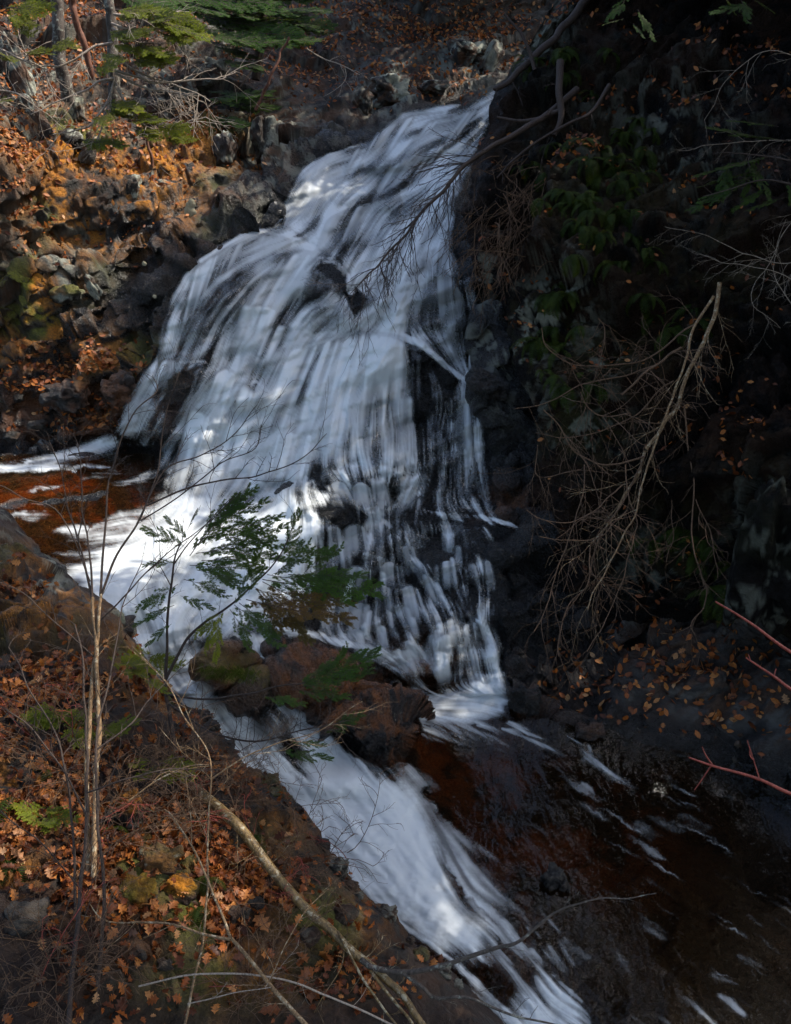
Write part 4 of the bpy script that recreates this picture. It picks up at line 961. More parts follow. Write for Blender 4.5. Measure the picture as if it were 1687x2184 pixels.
rock('long pale slab sloping below the tall leaning slab at far left', 78, 262, on_base(78,262)-.2, 50, 110, lichen=1, rot=-.5, thick=.6, n=4)
rock('dark narrow slab between the two pale slabs at far left', 30, 240, on_base(30,240)-.1, 30, 100, lichen=.3, rot=-.35, thick=.5)
rock('upright pale stone with a pointed foot below the hemlock trunk', 163, 232, on_base(163,232)-.15, 30, 46, lichen=1, moss=.2)
rock('pale lichen crusted wedge in the mossy slope below the bright sprays', 192, 318, on_base(192,318)-.15, 34, 66, lichen=1, rot=.4, moss=.3)
rock('pale green broken stone above the mossy slope', 148, 300, on_base(148,300)-.15, 50, 40, lichen=.9)
rock('pointed pale stone standing in the golden moss', 285, 408, on_base(285,408)-.15, 30, 60, lichen=1, rot=.25)
rock('grey block in the dark below the hemlock branches', 345, 222, on_base(345,222)-.1, 64, 72, lichen=.6, rot=.3, n=4)
rock('grey green block left of the larger grey block', 306, 208, on_base(306,208)-.1, 40, 52, lichen=.8)
rock('dull grey boulder under the green hemlock boughs', 440, 160, on_base(440,160)-.1, 88, 62, lichen=.5, n=4)
rock('broken grey boulder left of the dark hollow above the falls', 395, 185, on_base(395,185)-.1, 50, 62, lichen=.6)
rock('upright dark slab beside the hollow left of the falls', 565, 300, on_base(565,300)-.15, 52, 90, lichen=.6, wet=.4, n=4)
rock('lichen streaked slab left of the hollow', 478, 318, on_base(478,318)-.1, 44, 62, lichen=1, wet=.3)
rock('thin white edged slab in the dark cleft at left', 165, 575, on_base(165,575)-.15, 24, 60, lichen=.9, rot=-.5, thick=.6)
rock('second thin slab in the dark cleft at left', 200, 615, on_base(200,615)-.15, 26, 54, lichen=.8, rot=-.4, thick=.6)
rock('mossy broken block below the thin slabs of the cleft', 140, 625, on_base(140,625)-.15, 60, 40, lichen=.6, moss=.6)
rock('wet brown boulder at the left foot of the falls', 255, 830, on_base(255,830)-.15, 66, 66, 'rock', wet=.8, rust=.6, n=4)
rock('wet dark boulder on the shore above the brown pool', 140, 845, on_base(140,845)-.1, 84, 60, 'rock', wet=.8, rust=.4, n=4)
for lb, x, y, w, h in [('small pale stone on the left shore, nearest the frame edge', 8, 850, 20, 17), ('small round grey stone on the left shore beside the pale one', 40, 848, 22, 18), ('tiny pale pebble on the left shore below the litter', 100, 852, 12, 10), ('grey pebble on the pool edge at far left', 4, 918, 20, 18), ('dark flat stone lying in the pool edge at far left', 30, 930, 44, 20), ('brown wet stone on the pool edge', 80, 905, 40, 16)]:
    rock(lb, x, y, on_base(x, y)-.08, w, h, wet=.3, lichen=.4 if 'pale' in lb else 0, n=2, group='stones on the left shore', cat='stone', name='stone')
rock('big mossy rock standing at the right edge below the cliff', 1650, 1190, 10.0, 150, 330, 'cliff', moss=.12, lichen=.25, wet=.6, n=4, thick=.9)
rock('wet shining boulder right of the plunge pool', 1118, 1492, on_base(1118,1492)-.05, 70, 74, 'rock', wet=.9, rust=.3, n=4)
rock('wet rock between the shining boulder and the litter slope', 1255, 1560, on_base(1255,1560)-.02, 60, 44, 'rock', wet=.9, rust=.3)
rock('wet grey rock breaking the stream near the bottom', 1178, 1875, on_base(1178,1875)-.03, 52, 56, 'rock', wet=.8, n=4)
rock('small wet rock right of the wet grey rock in the stream', 1204, 1895, on_base(1204,1895)-.02, 26, 36, 'rock', wet=.9)
rock('dark wedge of rock at the ledge where the right hand fall bends', 1040, 820, 13.4, 90, 50, 'rock', wet=.9, rot=.35, n=4)
rock('grey stone with moss cap standing on the near bank', 278, 1725, on_bank(278,1725)-.05, 46, 84, 'bank', lichen=.7, moss=.7, n=4)
rock('large pale flat stone in the leaf litter of the near bank', 342, 1838, on_bank(342,1838)-.05, 86, 66, 'bank', lichen=.9, moss=.3, n=4, rot=.3)
rock('dark mossy hump left of the pale flat stone', 288, 1905, on_bank(288,1905)-.02, 90, 60, 'bank', moss=.9, n=4)
rock('mossy cushion stone right of the dark mossy hump', 385, 1895, on_bank(385,1895)-.02, 60, 60, 'bank', moss=1)
rock('brown stone beside the two fallen oak leaves on the bank', 545, 1928, on_bank(545,1928)-.02, 36, 30, 'bank')
rock('grey brown stone left of the brown stone', 508, 1950, on_bank(508,1950)-.02, 44, 32, 'bank')
rock('angular grey stone below the birch log', 660, 1995, on_bank(660,1995)-.02, 44, 34, 'bank', lichen=.2)
rock('reddish stone in the dark lower bank', 352, 2060, on_bank(352,2060)-.02, 32, 32, 'bank', rust=.4)
rock('dull stone left of the reddish stone', 295, 2040, on_bank(295,2040)-.02, 36, 34, 'bank')
rock('lichen plated stone at the water side of the birch log', 735, 1948, on_bank(735,1948)+.05, 50, 40, 'bank', lichen=1)
rock('half buried slab at the left edge of the near bank', 60, 1960, on_bank(60,1960)-.02, 90, 60, 'bank')
rock('pale crusted block on the edge of the near bank rock', 240, 1322, on_bank(240,1322)+.02, 44, 50, 'bank', lichen=1, moss=.3)
rock('pale stone in the shore gravel, largest of the bunch', 1510, 1572, on_base(1510,1572)-.04, 30, 22, 'bank', lichen=1, n=2, cat='stone', name='stone')
for k in range(34):
    x = 1440+rnd.gauss(0, 42); y = 1555+rnd.gauss(0, 16)
    if k > 22: x = rnd.uniform(1560, 1690); y = rnd.uniform(1560, 1620)
    s = rnd.uniform(9, 20)
    rock('small stone in the gravel bunch on the right shore', x, y, on_base(x, y)-.03, s, s*.75, 'bank', rnd.uniform(-1, 1), lichen=rnd.choice([0, .3, .6]), rust=rnd.choice([0, .3]), n=2, group='gravel stones on the right shore', cat='stone', name='stone')

for k in range(22):
    t_ = (k+rnd.random()*.7)/22; i_ = 12+int(t_*30); x, y = SIL[min(i_, len(SIL)-2)]
    w_ = rnd.uniform(18, 52)
    rock('wet brown stone on the lip of the near bank beside the white chute', x-rnd.uniform(0, 16), y+rnd.uniform(2, 16), on_bank(x, y)+.10, w_, w_*rnd.uniform(.5, .8), 'bank', rnd.uniform(-.6, .6), wet=.7, moss=rnd.choice([0, 0, .3]), lichen=rnd.choice([0, 0, .4]), rust=rnd.choice([0, .3]), group='wet stones along the lip of the near bank', cat='stone', name='stone')
# lichen plates seen as round crusts on the dark wet wall
def plate(px, py, d, r, label, sub=5):
    o = thing('lichen', label, 'lichen', at(px, py, d), 'round lichen crusts on the wet wall')
    for k in range(sub):
        a = np.linspace(0, 2*np.pi, 15)[:-1]
        rr = r/FOC*d*(rnd.uniform(.5, .9))*(1+.16*np.array([rnd.uniform(-1, 1) for _ in a]))
        ox, oz = (rnd.uniform(-.5, .5)*r*1.1/FOC*d, rnd.uniform(-1, 1)*r*1.5/FOC*d) if sub > 1 else (0, 0)
        v = [(ox, -.03-.004*k, oz)]+[(ox+c*q, -.008, oz+s*q) for c, s, q in zip(np.cos(a), np.sin(a), rr)]
        v = np.array(v)+np.array(o.location)
        f = np.array([(0, i+1, (i+1) % 14+1) for i in range(14)])
        part('crust', v, f, MAT['crust'], o)
m = NT('lichen crust'); n_ = m.noise(m.pos(), 60, 4, .7)
MAT['crust'] = m.done(m.bsdf(m.mix(n_, (.22, .19, .12), (.46, .42, .30)), .9, m.bump(n_, .01), .3))
plate(406, 447, on_base(406,447)-.26, 12, 'cluster of round tan lichen crusts on the dark wall', 6)
plate(349, 493, on_base(349,493)-.24, 5, 'single small tan crust left below the cluster', 1)
plate(308, 562, on_base(308,562)-.24, 6, 'single pale green crust low on the dark wall', 1)
plate(330, 632, on_base(330,632)-.24, 6, 'single tan crust on the wet brown rock by the falls', 1)

# ------------------------------------------------------------------ plant builders
def path(pts, n=6, wob=0.0, seed=0):
    c = cr(pts, n); w = P(c[:, 0], c[:, 1], c[:, 2])
    return noisy(w, wob, seed, 5.0) if wob else w
def unit(v): return v/(np.linalg.norm(v)+1e-9)
def twig_lines(p0, d0, length, r, lev, droop=.25, spread=.7, n=7, curl=.25):
    """one twig with its side twigs as a list of (points, radii)"""
    out = []; p = np.array(p0, float); d = unit(np.array(d0, float)); st = length/n; pts = [p.copy()]
    bend = np.array([rnd.uniform(-1, 1) for _ in range(3)])*curl
    for k in range(n):
        d = unit(d + bend*.3 + np.array([rnd.gauss(0, .09), rnd.gauss(0, .09), rnd.gauss(0, .09)-droop*.12]))
        p = p + d*st; pts.append(p.copy())
        if lev > 0 and k >= 1 and rnd.random() < .75:
            s = unit(np.cross(d, [rnd.gauss(0, 1), rnd.gauss(0, 1), rnd.gauss(0, 1)]))
            out += twig_lines(p, unit(d+s*spread*rnd.uniform(.7, 1.4)), length*rnd.uniform(.28, .5)*(1-.4*k/n), r*.6, lev-1, droop, spread, max(4, n-2), curl)
    out.append((np.array(pts), np.linspace(r, r*.4, len(pts))))
    return out
def twig_mesh(lines, sides=3):
    lines = [(a, np.maximum(b, b[0]*.55)) for a, b in lines]
    return join([tube(a, b, sides) for a, b in lines])
def branch(parent, pts, r0, r1, mat, ntw=0, tl=(.15, .4), tr=.0022, lev=1, droop=.2, bias=(0, 0, .4), sides=6, name='branch', wob=.012, seed=1, t0=.25, spread=.7, curl=.25, n=6):
    w = path(pts, n, wob, seed)
    r = np.linspace(r0, r1, len(w))
    v, f = tube(w, r, sides)
    b = part(name, v, f, MAT[mat], parent)
    tg = np.gradient(w, axis=0)
    for k in range(ntw):
        i = int(len(w)*(t0+(1-t0)*(k+rnd.random())/ntw)); i = min(i, len(w)-1)
        s = unit(np.cross(tg[i], [rnd.gauss(0, 1), rnd.gauss(0, 1), rnd.gauss(0, 1)]))
        dd = unit(tg[i])*.6 + s*.8 + np.array(bias)
        v, f = twig_mesh(twig_lines(w[i], dd, rnd.uniform(*tl), min(tr, r[i]*.7), lev, droop, spread, 7, curl))
        part('twig', v, f, MAT[mat], b)
    return b, w

# ---- hemlock sprays: flat boughs of fine twigs lined with needles (unit: metres)
def make_spray(seed, L=.6, dens=1.0):
    r = random.Random(seed); tw = []; V = []; F = []
    def needles(a, b, nl):
        ax = b-a; ln = np.linalg.norm(ax)
        if ln < 1e-4: return
        ax /= ln; side = np.array([-ax[1], ax[0], 0]); k = max(2, int(ln/.0085*dens))
        for i in range(k):
            p = a + ax*ln*(i+r.random()*.5)/k
            for s in (1, -1):
                dirn = unit(ax*.45+side*s+np.array([0, 0, r.uniform(-.35, .25)]))
                q = p + dirn*nl*r.uniform(.75, 1.15); wv = ax*.0030
                o = len(V); V.extend([p-wv, p+wv, q+wv*.6, q-wv*.6]); F.append((o, o+1, o+2, o+3))
    def line(p0, ang, ln, lev, seg):
        p = np.array(p0, float); a = ang; pts = [p.copy()]; st = ln/seg
        for i in range(seg):
            a += r.gauss(0, .05)
            p = p + np.array([math.cos(a), math.sin(a), -.10*(i/seg)-.03+r.gauss(0, .03)])*st
            pts.append(p.copy())
            if lev > 0:
                for s in ((1, -1) if r.random() < .6 else (r.choice((1, -1)),)):
                    l2 = ln*(.40 if lev == 2 else .34)*(1-.7*(i/seg))*r.uniform(.55, 1.15)
                    if lev == 2 and i < 1: l2 *= .5
                    if l2 > .02: line(p, a+s*r.uniform(.5, .85), l2, lev-1, 5 if lev == 2 else 3)
        pts = np.array(pts)
        tw.append((pts, np.linspace(.0050 if lev == 2 else .0026, .0014, len(pts))))
        for i in range(len(pts)-1): 
            if lev < 2 or i > seg*.3: needles(pts[i], pts[i+1], .019 if lev else .017)
    line((0, 0, 0), 0.0, L, 2, 11)
    nv, nf = np.array(V), np.array(F)
    tv, tf = twig_mesh(tw, 3)
    return (nv, nf), (tv, tf)
SPRAY = []
for k in range(4):
    (nv, nf), (tv, tf) = make_spray(100+k, .6, 1.0 if k < 3 else .55)
    SPRAY.append((mesh_np('spray_needles', nv, nf, False), mesh_np('spray_twig', tv, tf, True)))
    SPRAY[-1][1].materials.append(MAT['bark_dark'])
NEED = {}
def spray(parent, a, b, kind='needle', upv=None, wide=1.0, var=None, face=.6):
    """a bough from point a to point b: twig as the part, its needles as sub-part"""
    a = np.array(a); b = np.array(b); x = b-a; L = np.linalg.norm(x); x = x/L
    up0 = np.array([0, 0, 1.0])*(1-face) + unit(CAM-a)*face + np.array([rnd.gauss(0, .15) for _ in range(3)]) if upv is None else np.array(upv)
    y = unit(np.cross(up0, x)); z = np.cross(x, y)
    k = rnd.randrange(len(SPRAY)) if var is None else var
    key = (k, kind)
    if key not in NEED:
        me = SPRAY[k][0].copy(); me.materials.clear(); me.materials.append(MAT[kind]); NEED[key] = me
    s = L/.6
    base = np.array(parent.location); pp = parent.parent
    o = new_obj('spray', SPRAY[k][1], None, parent)
    M = Matrix(((x[0]*s, y[0]*s*wide, z[0]*s, a[0]-base[0]), (x[1]*s, y[1]*s*wide, z[1]*s, a[1]-base[1]), (x[2]*s, y[2]*s*wide, z[2]*s, a[2]-base[2]), (0, 0, 0, 1)))
    o.matrix_local = M
    new_obj('needle_foliage', NEED[key], None, o)
    return o
def vpx(a, s=.3647, oy=0.0): return (a[0]*s, a[1]*s+oy)

# ---- hemlock sapling in front of the chute
def bk(px, py, off=0.0): return at(px, py, on_bank(px, py)+off)
hs = thing('hemlock_sapling', 'young hemlock leaning over the chute, dark green sprays against white water', 'sapling', bk(372, 1600))
branch(hs, [(374,1600,on_bank(374,1600)),(362,1520,7.9),(354,1470,7.9),(356,1400,7.85),(358,1330,7.8),(363,1260,7.75),(370,1205,7.7),(385,1160,7.65)], .018, .006, 'bark_dark', 8, (.15, .35), .002, 1, name='stem', t0=.1)
branch(hs, [(352,1452,7.9),(378,1400,7.8),(401,1361,7.75),(440,1325,7.65),(474,1303,7.6),(547,1240,7.5),(600,1180,7.45),(632,1110,7.4)], .015, .004, 'bark_dark', 6, (.1, .3), .002, 1)
branch(hs, [(355,1480,7.9),(430,1490,7.7),(520,1480,7.5),(600,1462,7.4),(650,1455,7.35)], .010, .004, 'bark_dark', 8, (.15, .4), .002, 1)
branch(hs, [(360,1500,7.9),(450,1560,7.6),(540,1580,7.4),(640,1560,7.3),(720,1540,7.25)], .009, .004, 'bark_dark', 26, (.25, .6), .003, 2)
branch(hs, [(370,1205,7.7),(410,1150,7.65),(470,1085,7.6),(515,1045,7.55)], .007, .002, 'bark_dark', 0)
branch(hs, [(365,1250,7.7),(330,1190,7.7),(250,1290,7.7)][:2], .005, .002, 'bark_dark', 2, (.1, .2))
for x0, y0, x1, y1, k in [(405,1185,512,1042,0),(425,1150,592,1108,0),(418,1180,566,1160,0),(405,1205,548,1218,0),(440,1120,560,1075,0),(395,1165,315,1122,0),(400,1130,420,1080,0),(380,1245,296,1300,0),(372,1290,284,1325,0),(392,1235,486,1262,0),(378,1200,310,1200,3),(430,1200,500,1240,0),(460,1130,600,1150,0),(480,1170,590,1195,0),(385,1270,450,1300,3),(366,1330,310,1370,0),(410,1170,500,1090,0),(450,1110,545,1050,0),(470,1150,600,1125,0),(430,1195,560,1190,0),(400,1150,360,1100,0),(420,1215,520,1240,0)]:
    spray(hs, at(x0, y0, 7.7), at(x1, y1, 7.6+rnd.uniform(-.12, .12)), 'needle', None, rnd.uniform(.5, .7))
for x0, y0, x1, y1, kind in [(605,1185,640,1100,'needle'),(590,1195,700,1180,'needle'),(570,1225,710,1245,'needle'),(560,1235,785,1268,'needle'),(560,1240,730,1322,'needle_brown'),(545,1255,650,1375,'needle_brown'),(510,1285,600,1362,'needle'),(490,1298,540,1380,'needle'),(470,1308,455,1400,'needle_lit'),(525,1278,672,1310,'needle_brown'),(615,1225,765,1225,'needle'),(580,1200,650,1150,'needle'),(540,1250,620,1290,'needle_brown'),(600,1250,700,1300,'needle_brown'),(500,1290,560,1330,'needle'),(560,1270,600,1340,'needle_brown'),(530,1265,560,1180,'needle'),(500,1290,530,1230,'needle'),(640,1260,750,1290,'needle_brown'),(580,1225,640,1200,'needle'),(620,1280,640,1350,'needle_brown'),(650,1220,720,1160,'needle'),(480,1300,420,1360,'needle_lit'),(455,1320,440,1390,'needle_lit')]:
    spray(hs, at(x0, y0, 7.5), at(x1, y1, 7.4+rnd.uniform(-.2, .15)), kind, None, rnd.uniform(.5, .75))
for x0, y0, x1, y1, kind in [(630,1462,795,1402,'needle'),(640,1465,780,1432,'needle'),(630,1470,735,1485,'needle'),(640,1460,720,1405,'needle'),(690,1560,765,1528,'needle'),(560,1482,640,1500,'needle'),(600,1600,700,1620,'needle'),(620,1580,690,1590,'needle'),(300,1440,360,1470,'needle_lit'),(690,1450,790,1420,'needle'),(720,1430,735,1375,'needle')]:
    spray(hs, at(x0, y0, 7.4), at(x1, y1, 7.3+rnd.uniform(-.1, .1)), kind, None, rnd.uniform(.5, .7))

# ---- bare shrub, left foreground
sh = thing('bare_shrub', 'leafless shrub with two pale stems rising from the near bank', 'shrub', bk(200, 2000))
branch(sh, [(205,2000,6.3),(200,1850,6.45),(204,1700,6.6),(210,1560,6.75),(207,1450,6.85),(203,1340,6.95),(197,1276,7.0)], .021, .012, 'bark_tan', 5, (.15, .4), .002, 1, name='stem', wob=.015)
branch(sh, [(190,1990,6.3),(188,1830,6.5),(186,1660,6.65),(192,1500,6.8),(200,1420,6.9),(212,1330,6.95),(216,1270,7.0)], .018, .011, 'bark_tan', 5, (.15, .4), .002, 1, name='stem', wob=.015)
for i, (pp, r0, r1, ntw) in enumerate([([(197,1276,7.0),(190,1240,7.05),(168,1160,7.1),(150,1090,7.15),(130,1000,7.2),(105,945,7.25)], .009, .002, 10),
   ([(197,1276,7.0),(192,1190,7.1),(177,1090,7.2),(172,1010,7.25),(160,945,7.3)], .008, .002, 9), ([(214,1270,7.0),(222,1150,7.1),(238,1000,7.2),(285,885,7.25),(330,835,7.3),(322,800,7.3)], .009, .002, 10),
   ([(216,1268,7.0),(250,1180,7.05),(292,1118,7.1),(312,1075,7.15),(340,990,7.2),(350,900,7.25),(385,790,7.3)], .009, .002, 10), ([(312,1078,7.1),(400,1042,7.1),(490,1022,7.1),(560,1012,7.1),(640,980,7.1),(697,926,7.1)], .007, .0015, 10),
   ([(292,1118,7.1),(350,1002,7.2),(430,968,7.2),(500,920,7.2),(552,868,7.2)], .006, .0015, 9), ([(192,1240,7.0),(130,1098,7.0),(40,1060,6.9),(-60,1000,6.8)], .005, .0015, 5), ([(300,1110,7.1),(380,1060,7.0),(470,990,7.0),(545,955,7.0),(560,900,7)], .005, .0012, 8),
   ([(206,1330,7.0),(270,1270,7.0),(330,1200,7.0),(420,1130,7.0),(500,1060,7.0)], .006, .0015, 6), ([(200,1400,6.9),(120,1330,6.8),(60,1270,6.7),(0,1240,6.6)], .005, .0015, 6)]):
    branch(sh, pp, r0*1.15, max(r1, .0028), 'bark_dark', ntw, (.15, .45), .0034, 1, -.1, (0, 0, .5), 5, seed=20+i, wob=.02, t0=.3)
s2 = thing('bare_shrub', 'leafless shrub with dark thin stems in front of the pale stemmed one', 'shrub', bk(160, 2150))
for i, (pp, r0, r1, ntw) in enumerate([([(142,2240,5.4),(154,2082,5.75),(171,1895,5.95),(186,1749,6.1),(183,1582,6.3),(178,1450,6.4),(165,1330,6.5)], .015, .005, 12), ([(208,2110,5.9),(221,1915,6.0),(208,1749,6.1),(204,1582,6.3),(235,1440,6.5),(262,1300,6.8),(300,1200,6.9)], .012, .003, 12),
   ([(162,1960,6.0),(158,1832,6.1),(146,1678,6.2),(121,1582,6.3),(60,1460,6.4),(20,1380,6.5)], .009, .003, 10), ([(186,1740,6.1),(120,1620,6.1),(50,1540,6.1),(-40,1480,6.0)], .006, .002, 7), ([(204,1600,6.3),(280,1540,6.4),(330,1480,6.6),(420,1400,6.8)], .006, .002, 8), ([(186,1690,6.1),(280,1660,6.1),(360,1640,6.2),(470,1640,6.3)], .005, .002, 8), ([(171,1895,5.9),(90,1800,5.8),(0,1720,5.7)], .005, .002, 6)]):
    branch(s2, pp, r0*1.15, max(r1, .0028), 'bark_dark', ntw, (.15, .42), .0034, 1, 0, (0, 0, .4), 5, name='stem' if i < 3 else 'branch', seed=50+i, wob=.02, t0=.2)
s3 = thing('bare_shrub', 'slender tan stem forking toward the birch log on the near bank', 'shrub', bk(400, 2170))
for i, (pp, r0, r1, ntw) in enumerate([([(385,2230,5.9),(412,2103,6.0),(433,1999,6.1),(442,1900,6.2),(442,1770,6.3),(452,1660,6.4),(438,1594,6.5),(387,1518,6.6),(330,1430,6.7),(280,1380,6.8)], .009, .003, 10), ([(452,1660,6.4),(521,1615,6.4),(596,1582,6.4),(690,1552,6.4),(770,1500,6.4)], .006, .002, 5), ([(275,1707,6.5),(333,1665,6.5),(400,1636,6.45),(445,1630,6.4)], .006, .004, 4)]):
    branch(s3, pp, r0, r1, 'bark_tan', ntw, (.15, .45), .0032, 1, 0, (0, 0, .3), 5, name='stem' if i == 0 else 'branch', seed=70+i, wob=.02, t0=.2)
s4 = thing('fallen_branch', 'pale forked dead branch lying across the dark lower bank', 'branch', bk(650, 2180))
for i, (pp, r0, r1, ntw) in enumerate([([(690,2230,5.7),(652,2183,5.75),(614,2140,5.8),(577,2099,5.85),(531,2049,5.9),(492,2003,5.95)], .016, .012, 3), ([(492,2003,5.95),(431,1990,6.0),(352,1969,6.05),(231,1961,6.1),(190,1920,6.1)], .010, .003, 5), ([(492,2003,5.95),(473,1949,6.05),(427,1832,6.2),(373,1744,6.35),(352,1726,6.4)], .010, .004, 4), ([(577,2090,5.85),(590,2060,5.85),(640,1960,5.9),(700,1900,6.0)], .005, .0018, 4)]):
    branch(s4, pp, r0, r1, 'bark_tan', ntw, (.15, .45), .0032, 1, .1, (0, 0, .2), 6, name='limb' if i == 0 else 'branch', seed=90+i, wob=.015)
s5 = thing('fallen_branch', 'long thin grey dead branch arching along the bottom of the near bank', 'branch', bk(420, 2120))
branch(s5, [(296,2103,5.9),(412,2078,5.9),(533,2078,5.9),(615,2090,5.95),(703,2128,6.0),(850,2190,6.0),(900,2220,6.0)], .006, .007, 'twig_pale', 4, (.1, .3), .002, 1, .1, (0, 0, .2), 5)
branch(s5, [(400,2140,5.8),(500,2115,5.8),(577,2104,5.82)], .004, .003, 'twig_pale', 2, (.1, .2))

# ---- fallen birch log
lg = thing('birch_log', 'fallen yellow birch log slanting down the near bank', 'log', at(560, 1830, on_bank(560, 1830)-.12))
b_, w_ = branch(lg, [(415,1680,on_bank(415,1680)-.02),(496,1749,6.95),(538,1799,6.9),(600,1878,6.8),(673,1954,6.75),(728,2002,6.7),(782,2053,6.65),(830,2096,6.6),(860,2132,6.55),(905,2200,6.5)], .040, .022, 'bark_yellow', 14, (.1, .35), .003, 1, .1, (0, 0, .5), 10, name='trunk', wob=.02, t0=.05, n=8)
for i, (pp, r0, r1, ntw) in enumerate([([(770,2045,6.65),(800,2064,6.6),(870,2073,6.55),(965,2051,6.5),(1056,2024,6.45),(1100,2013,6.4),(1142,1976,6.4),(1190,1945,6.4),(1270,1920,6.4),(1400,1908,6.4)], .022, .003, 8), ([(860,2076,6.55),(900,2105,6.5),(928,2126,6.5),(1001,2129,6.45),(1092,2162,6.4),(1142,2175,6.4),(1280,2210,6.3)], .015, .005, 12), ([(790,2070,6.6),(835,2130,6.5),(880,2183,6.4),(910,2230,6.35)], .012, .008, 3), ([(720,1985,6.7),(770,2080,6.5),(830,2160,6.4),(860,2200,6.3)], .010, .006, 4), ([(735,2000,6.7),(728,2060,6.5),(690,2120,6.3),(670,2160,6.3)], .004, .002, 3)]):
    branch(lg, pp, r0, r1, 'bark_grey' if i < 2 else 'bark_yellow', ntw, (.06, .22), .0025, 1, .1, (0, 0, .1), 7, seed=110+i, wob=.015)

# ---- brush on the near bank: thickets of fine brown twigs
for j, (cx_, cy_, lab, nn) in enumerate([(330,1660,'tangled brush of fine brown twigs on the bank below the hemlock sapling',22), (460,1700,'tangled brush of fine brown twigs near the top of the birch log',20), (80,1620,'fine twiggy brush at the left edge above the lit litter',12), (250,1790,'fine twiggy brush beside the moss capped stone',14), (620,1850,'fine twiggy brush behind the birch log',16), (100,2080,'fine twiggy brush in the dark lower left corner',16), (560,2120,'fine twiggy brush along the dark bottom of the bank',14)]):
    t_ = thing('brush', lab, 'brush', bk(cx_, cy_), 'thickets of fine twigs on the near bank')
    for k in range(int(nn*1.7)):
        x = cx_+rnd.gauss(0, 60); y = cy_+rnd.gauss(0, 35); p0 = bk(x, y, .0)
        ls = twig_lines(p0, (rnd.gauss(.1, .8), rnd.gauss(-.2, .4), rnd.uniform(.4, 1.3)), rnd.uniform(.3, .8), .0042, 2, .3, .8, 9, .5)
        v, f = twig_mesh(ls, 3); part('twig', v, f, MAT['twig_brown' if rnd.random() < .93 else 'twig_red'], t_)

# ---- red twigs of a shrub rooted outside the right edge
rt = thing('red_twig_shrub', 'bare red twigs reaching in from the right edge over the stream', 'shrub', (4.6, 4.2, 3.2))
root = (2450, 1850, 4.2)
for i, pp in enumerate([[root,(2000,1600,4.1),(1850,1490,4.05),(1690,1392,4.0),(1600,1330,4.0),(1526,1283,4.0)], [root,(2050,1680,4.1),(1850,1575,4.05),(1700,1480,4.0),(1650,1443,4.0),(1592,1403,4.0)], [root,(2000,1800,4.1),(1850,1750,4.05),(1690,1692,4.0),(1620,1662,4.0),(1520,1632,4.0),(1468,1614,4.0)]]):
    b_, w_ = branch(rt, pp, .012, .0035, 'twig_red', 0, sides=6, seed=130+i, wob=.006)
    for q in ([[(1620,1662,4.0),(1607,1620,4.0),(1593,1578,4.0)], [(1520,1632,4.0),(1505,1610,4.0),(1497,1592,4.0)], [(1517,1631,4.0),(1498,1660,4.02),(1481,1684,4.03)], [(1607,1620,4),(1600,1612,4),(1598,1600,4)]] if i == 2 else [[(1650,1443,4.0),(1655,1425,4.0)], [(1600,1407,4.0),(1596,1395,4.0)]] if i == 1 else []):
        v, f = tube(path(q, 4), np.linspace(.0032, .0018, len(cr(q, 4))), 5); part('twig', v, f, MAT['twig_red'], b_)

# ---- drooping bare branches hanging down the right cliff
vn = thing('drooping_shrub', 'bare tan branches drooping in arcs down the right cliff', 'shrub', at(1530, 585, 11.9))
def c6(p, d): return (984+.4167*p[0], 615+.4167*p[1], d)
VB = [([(1320,-30),(1310,60),(1280,180),(1215,330),(1150,450),(1100,600),(1050,680),(940,830)], .022, .017), ([(1290,40),(1190,200),(1150,350),(1100,500),(1050,650),(980,830),(930,1000),(870,1200),(800,1330),(700,1500),(640,1650)], .013, .004), ([(940,830),(910,930),(860,1020),(800,1130),(740,1230),(660,1310)], .015, .007),
 ([(410,200),(430,290),(520,370),(650,400),(800,395),(950,360),(1100,250),(1200,180)], .003, .009), ([(420,620),(500,700),(570,820),(680,885),(800,900),(930,860)], .004, .010), ([(610,530),(640,600),(700,640),(780,650),(860,630)], .003, .006), ([(840,620),(900,680),(980,690),(1060,660),(1100,600)], .003, .008), ([(270,615),(420,590),(560,520),(700,470),(900,430),(1040,370)], .003, .007), ([(820,545),(900,470),(1000,390),(1130,300)], .009, .011),
 ([(1140,600),(1160,800),(1190,1000),(1180,1250),(1220,1450),(1260,1580),(1180,1720),(1190,1780)], .008, .003), ([(1040,750),(1060,1000),(1080,1200),(1060,1400)], .005, .002), ([(630,900),(620,1050),(560,1250),(490,1450),(440,1620),(370,1760)], .005, .003), ([(840,900),(850,1050),(900,1180),(880,1300),(820,1500),(740,1700),(640,1860)], .005, .002), ([(930,880),(820,1100),(700,1280),(650,1500),(560,1600),(510,1740),(490,1890)], .007, .003), ([(1100,700),(1250,850),(1350,940),(1440,1080),(1460,1200)], .007, .003), ([(660,1310),(660,1450),(720,1480),(730,1500)], .005, .002), ([(330,1130),(420,1180),(560,1190),(700,1120),(830,1000)], .002, .006), ([(390,800),(385,940),(460,960),(620,925)], .002, .005), ([(380,740),(520,760),(680,740),(820,690),(980,560),(1090,470)], .002, .007), ([(400,1270),(560,1290),(700,1270),(860,1130)], .002, .006), ([(1200,1080),(1250,1200),(1290,1330),(1300,1480)], .004, .002), ([(700,150),(730,200),(720,290),(690,400)], .003, .002)]
for i, (pp, r0, r1) in enumerate(VB):
    branch(vn, [c6(p, 11.35-.25*math.sin(i*1.7)-(.9*max(0, p[1]-900)/900)) for p in pp], r0*1.15+.002, r1*1.15+.002, 'twig_brown' if i > 2 else 'bark_tan', 11 if i > 2 else 12, (.3, .9), .0055, 1, .55, (-.25, 0, -.45), 5, seed=150+i, wob=.03, t0=.1, curl=.5)
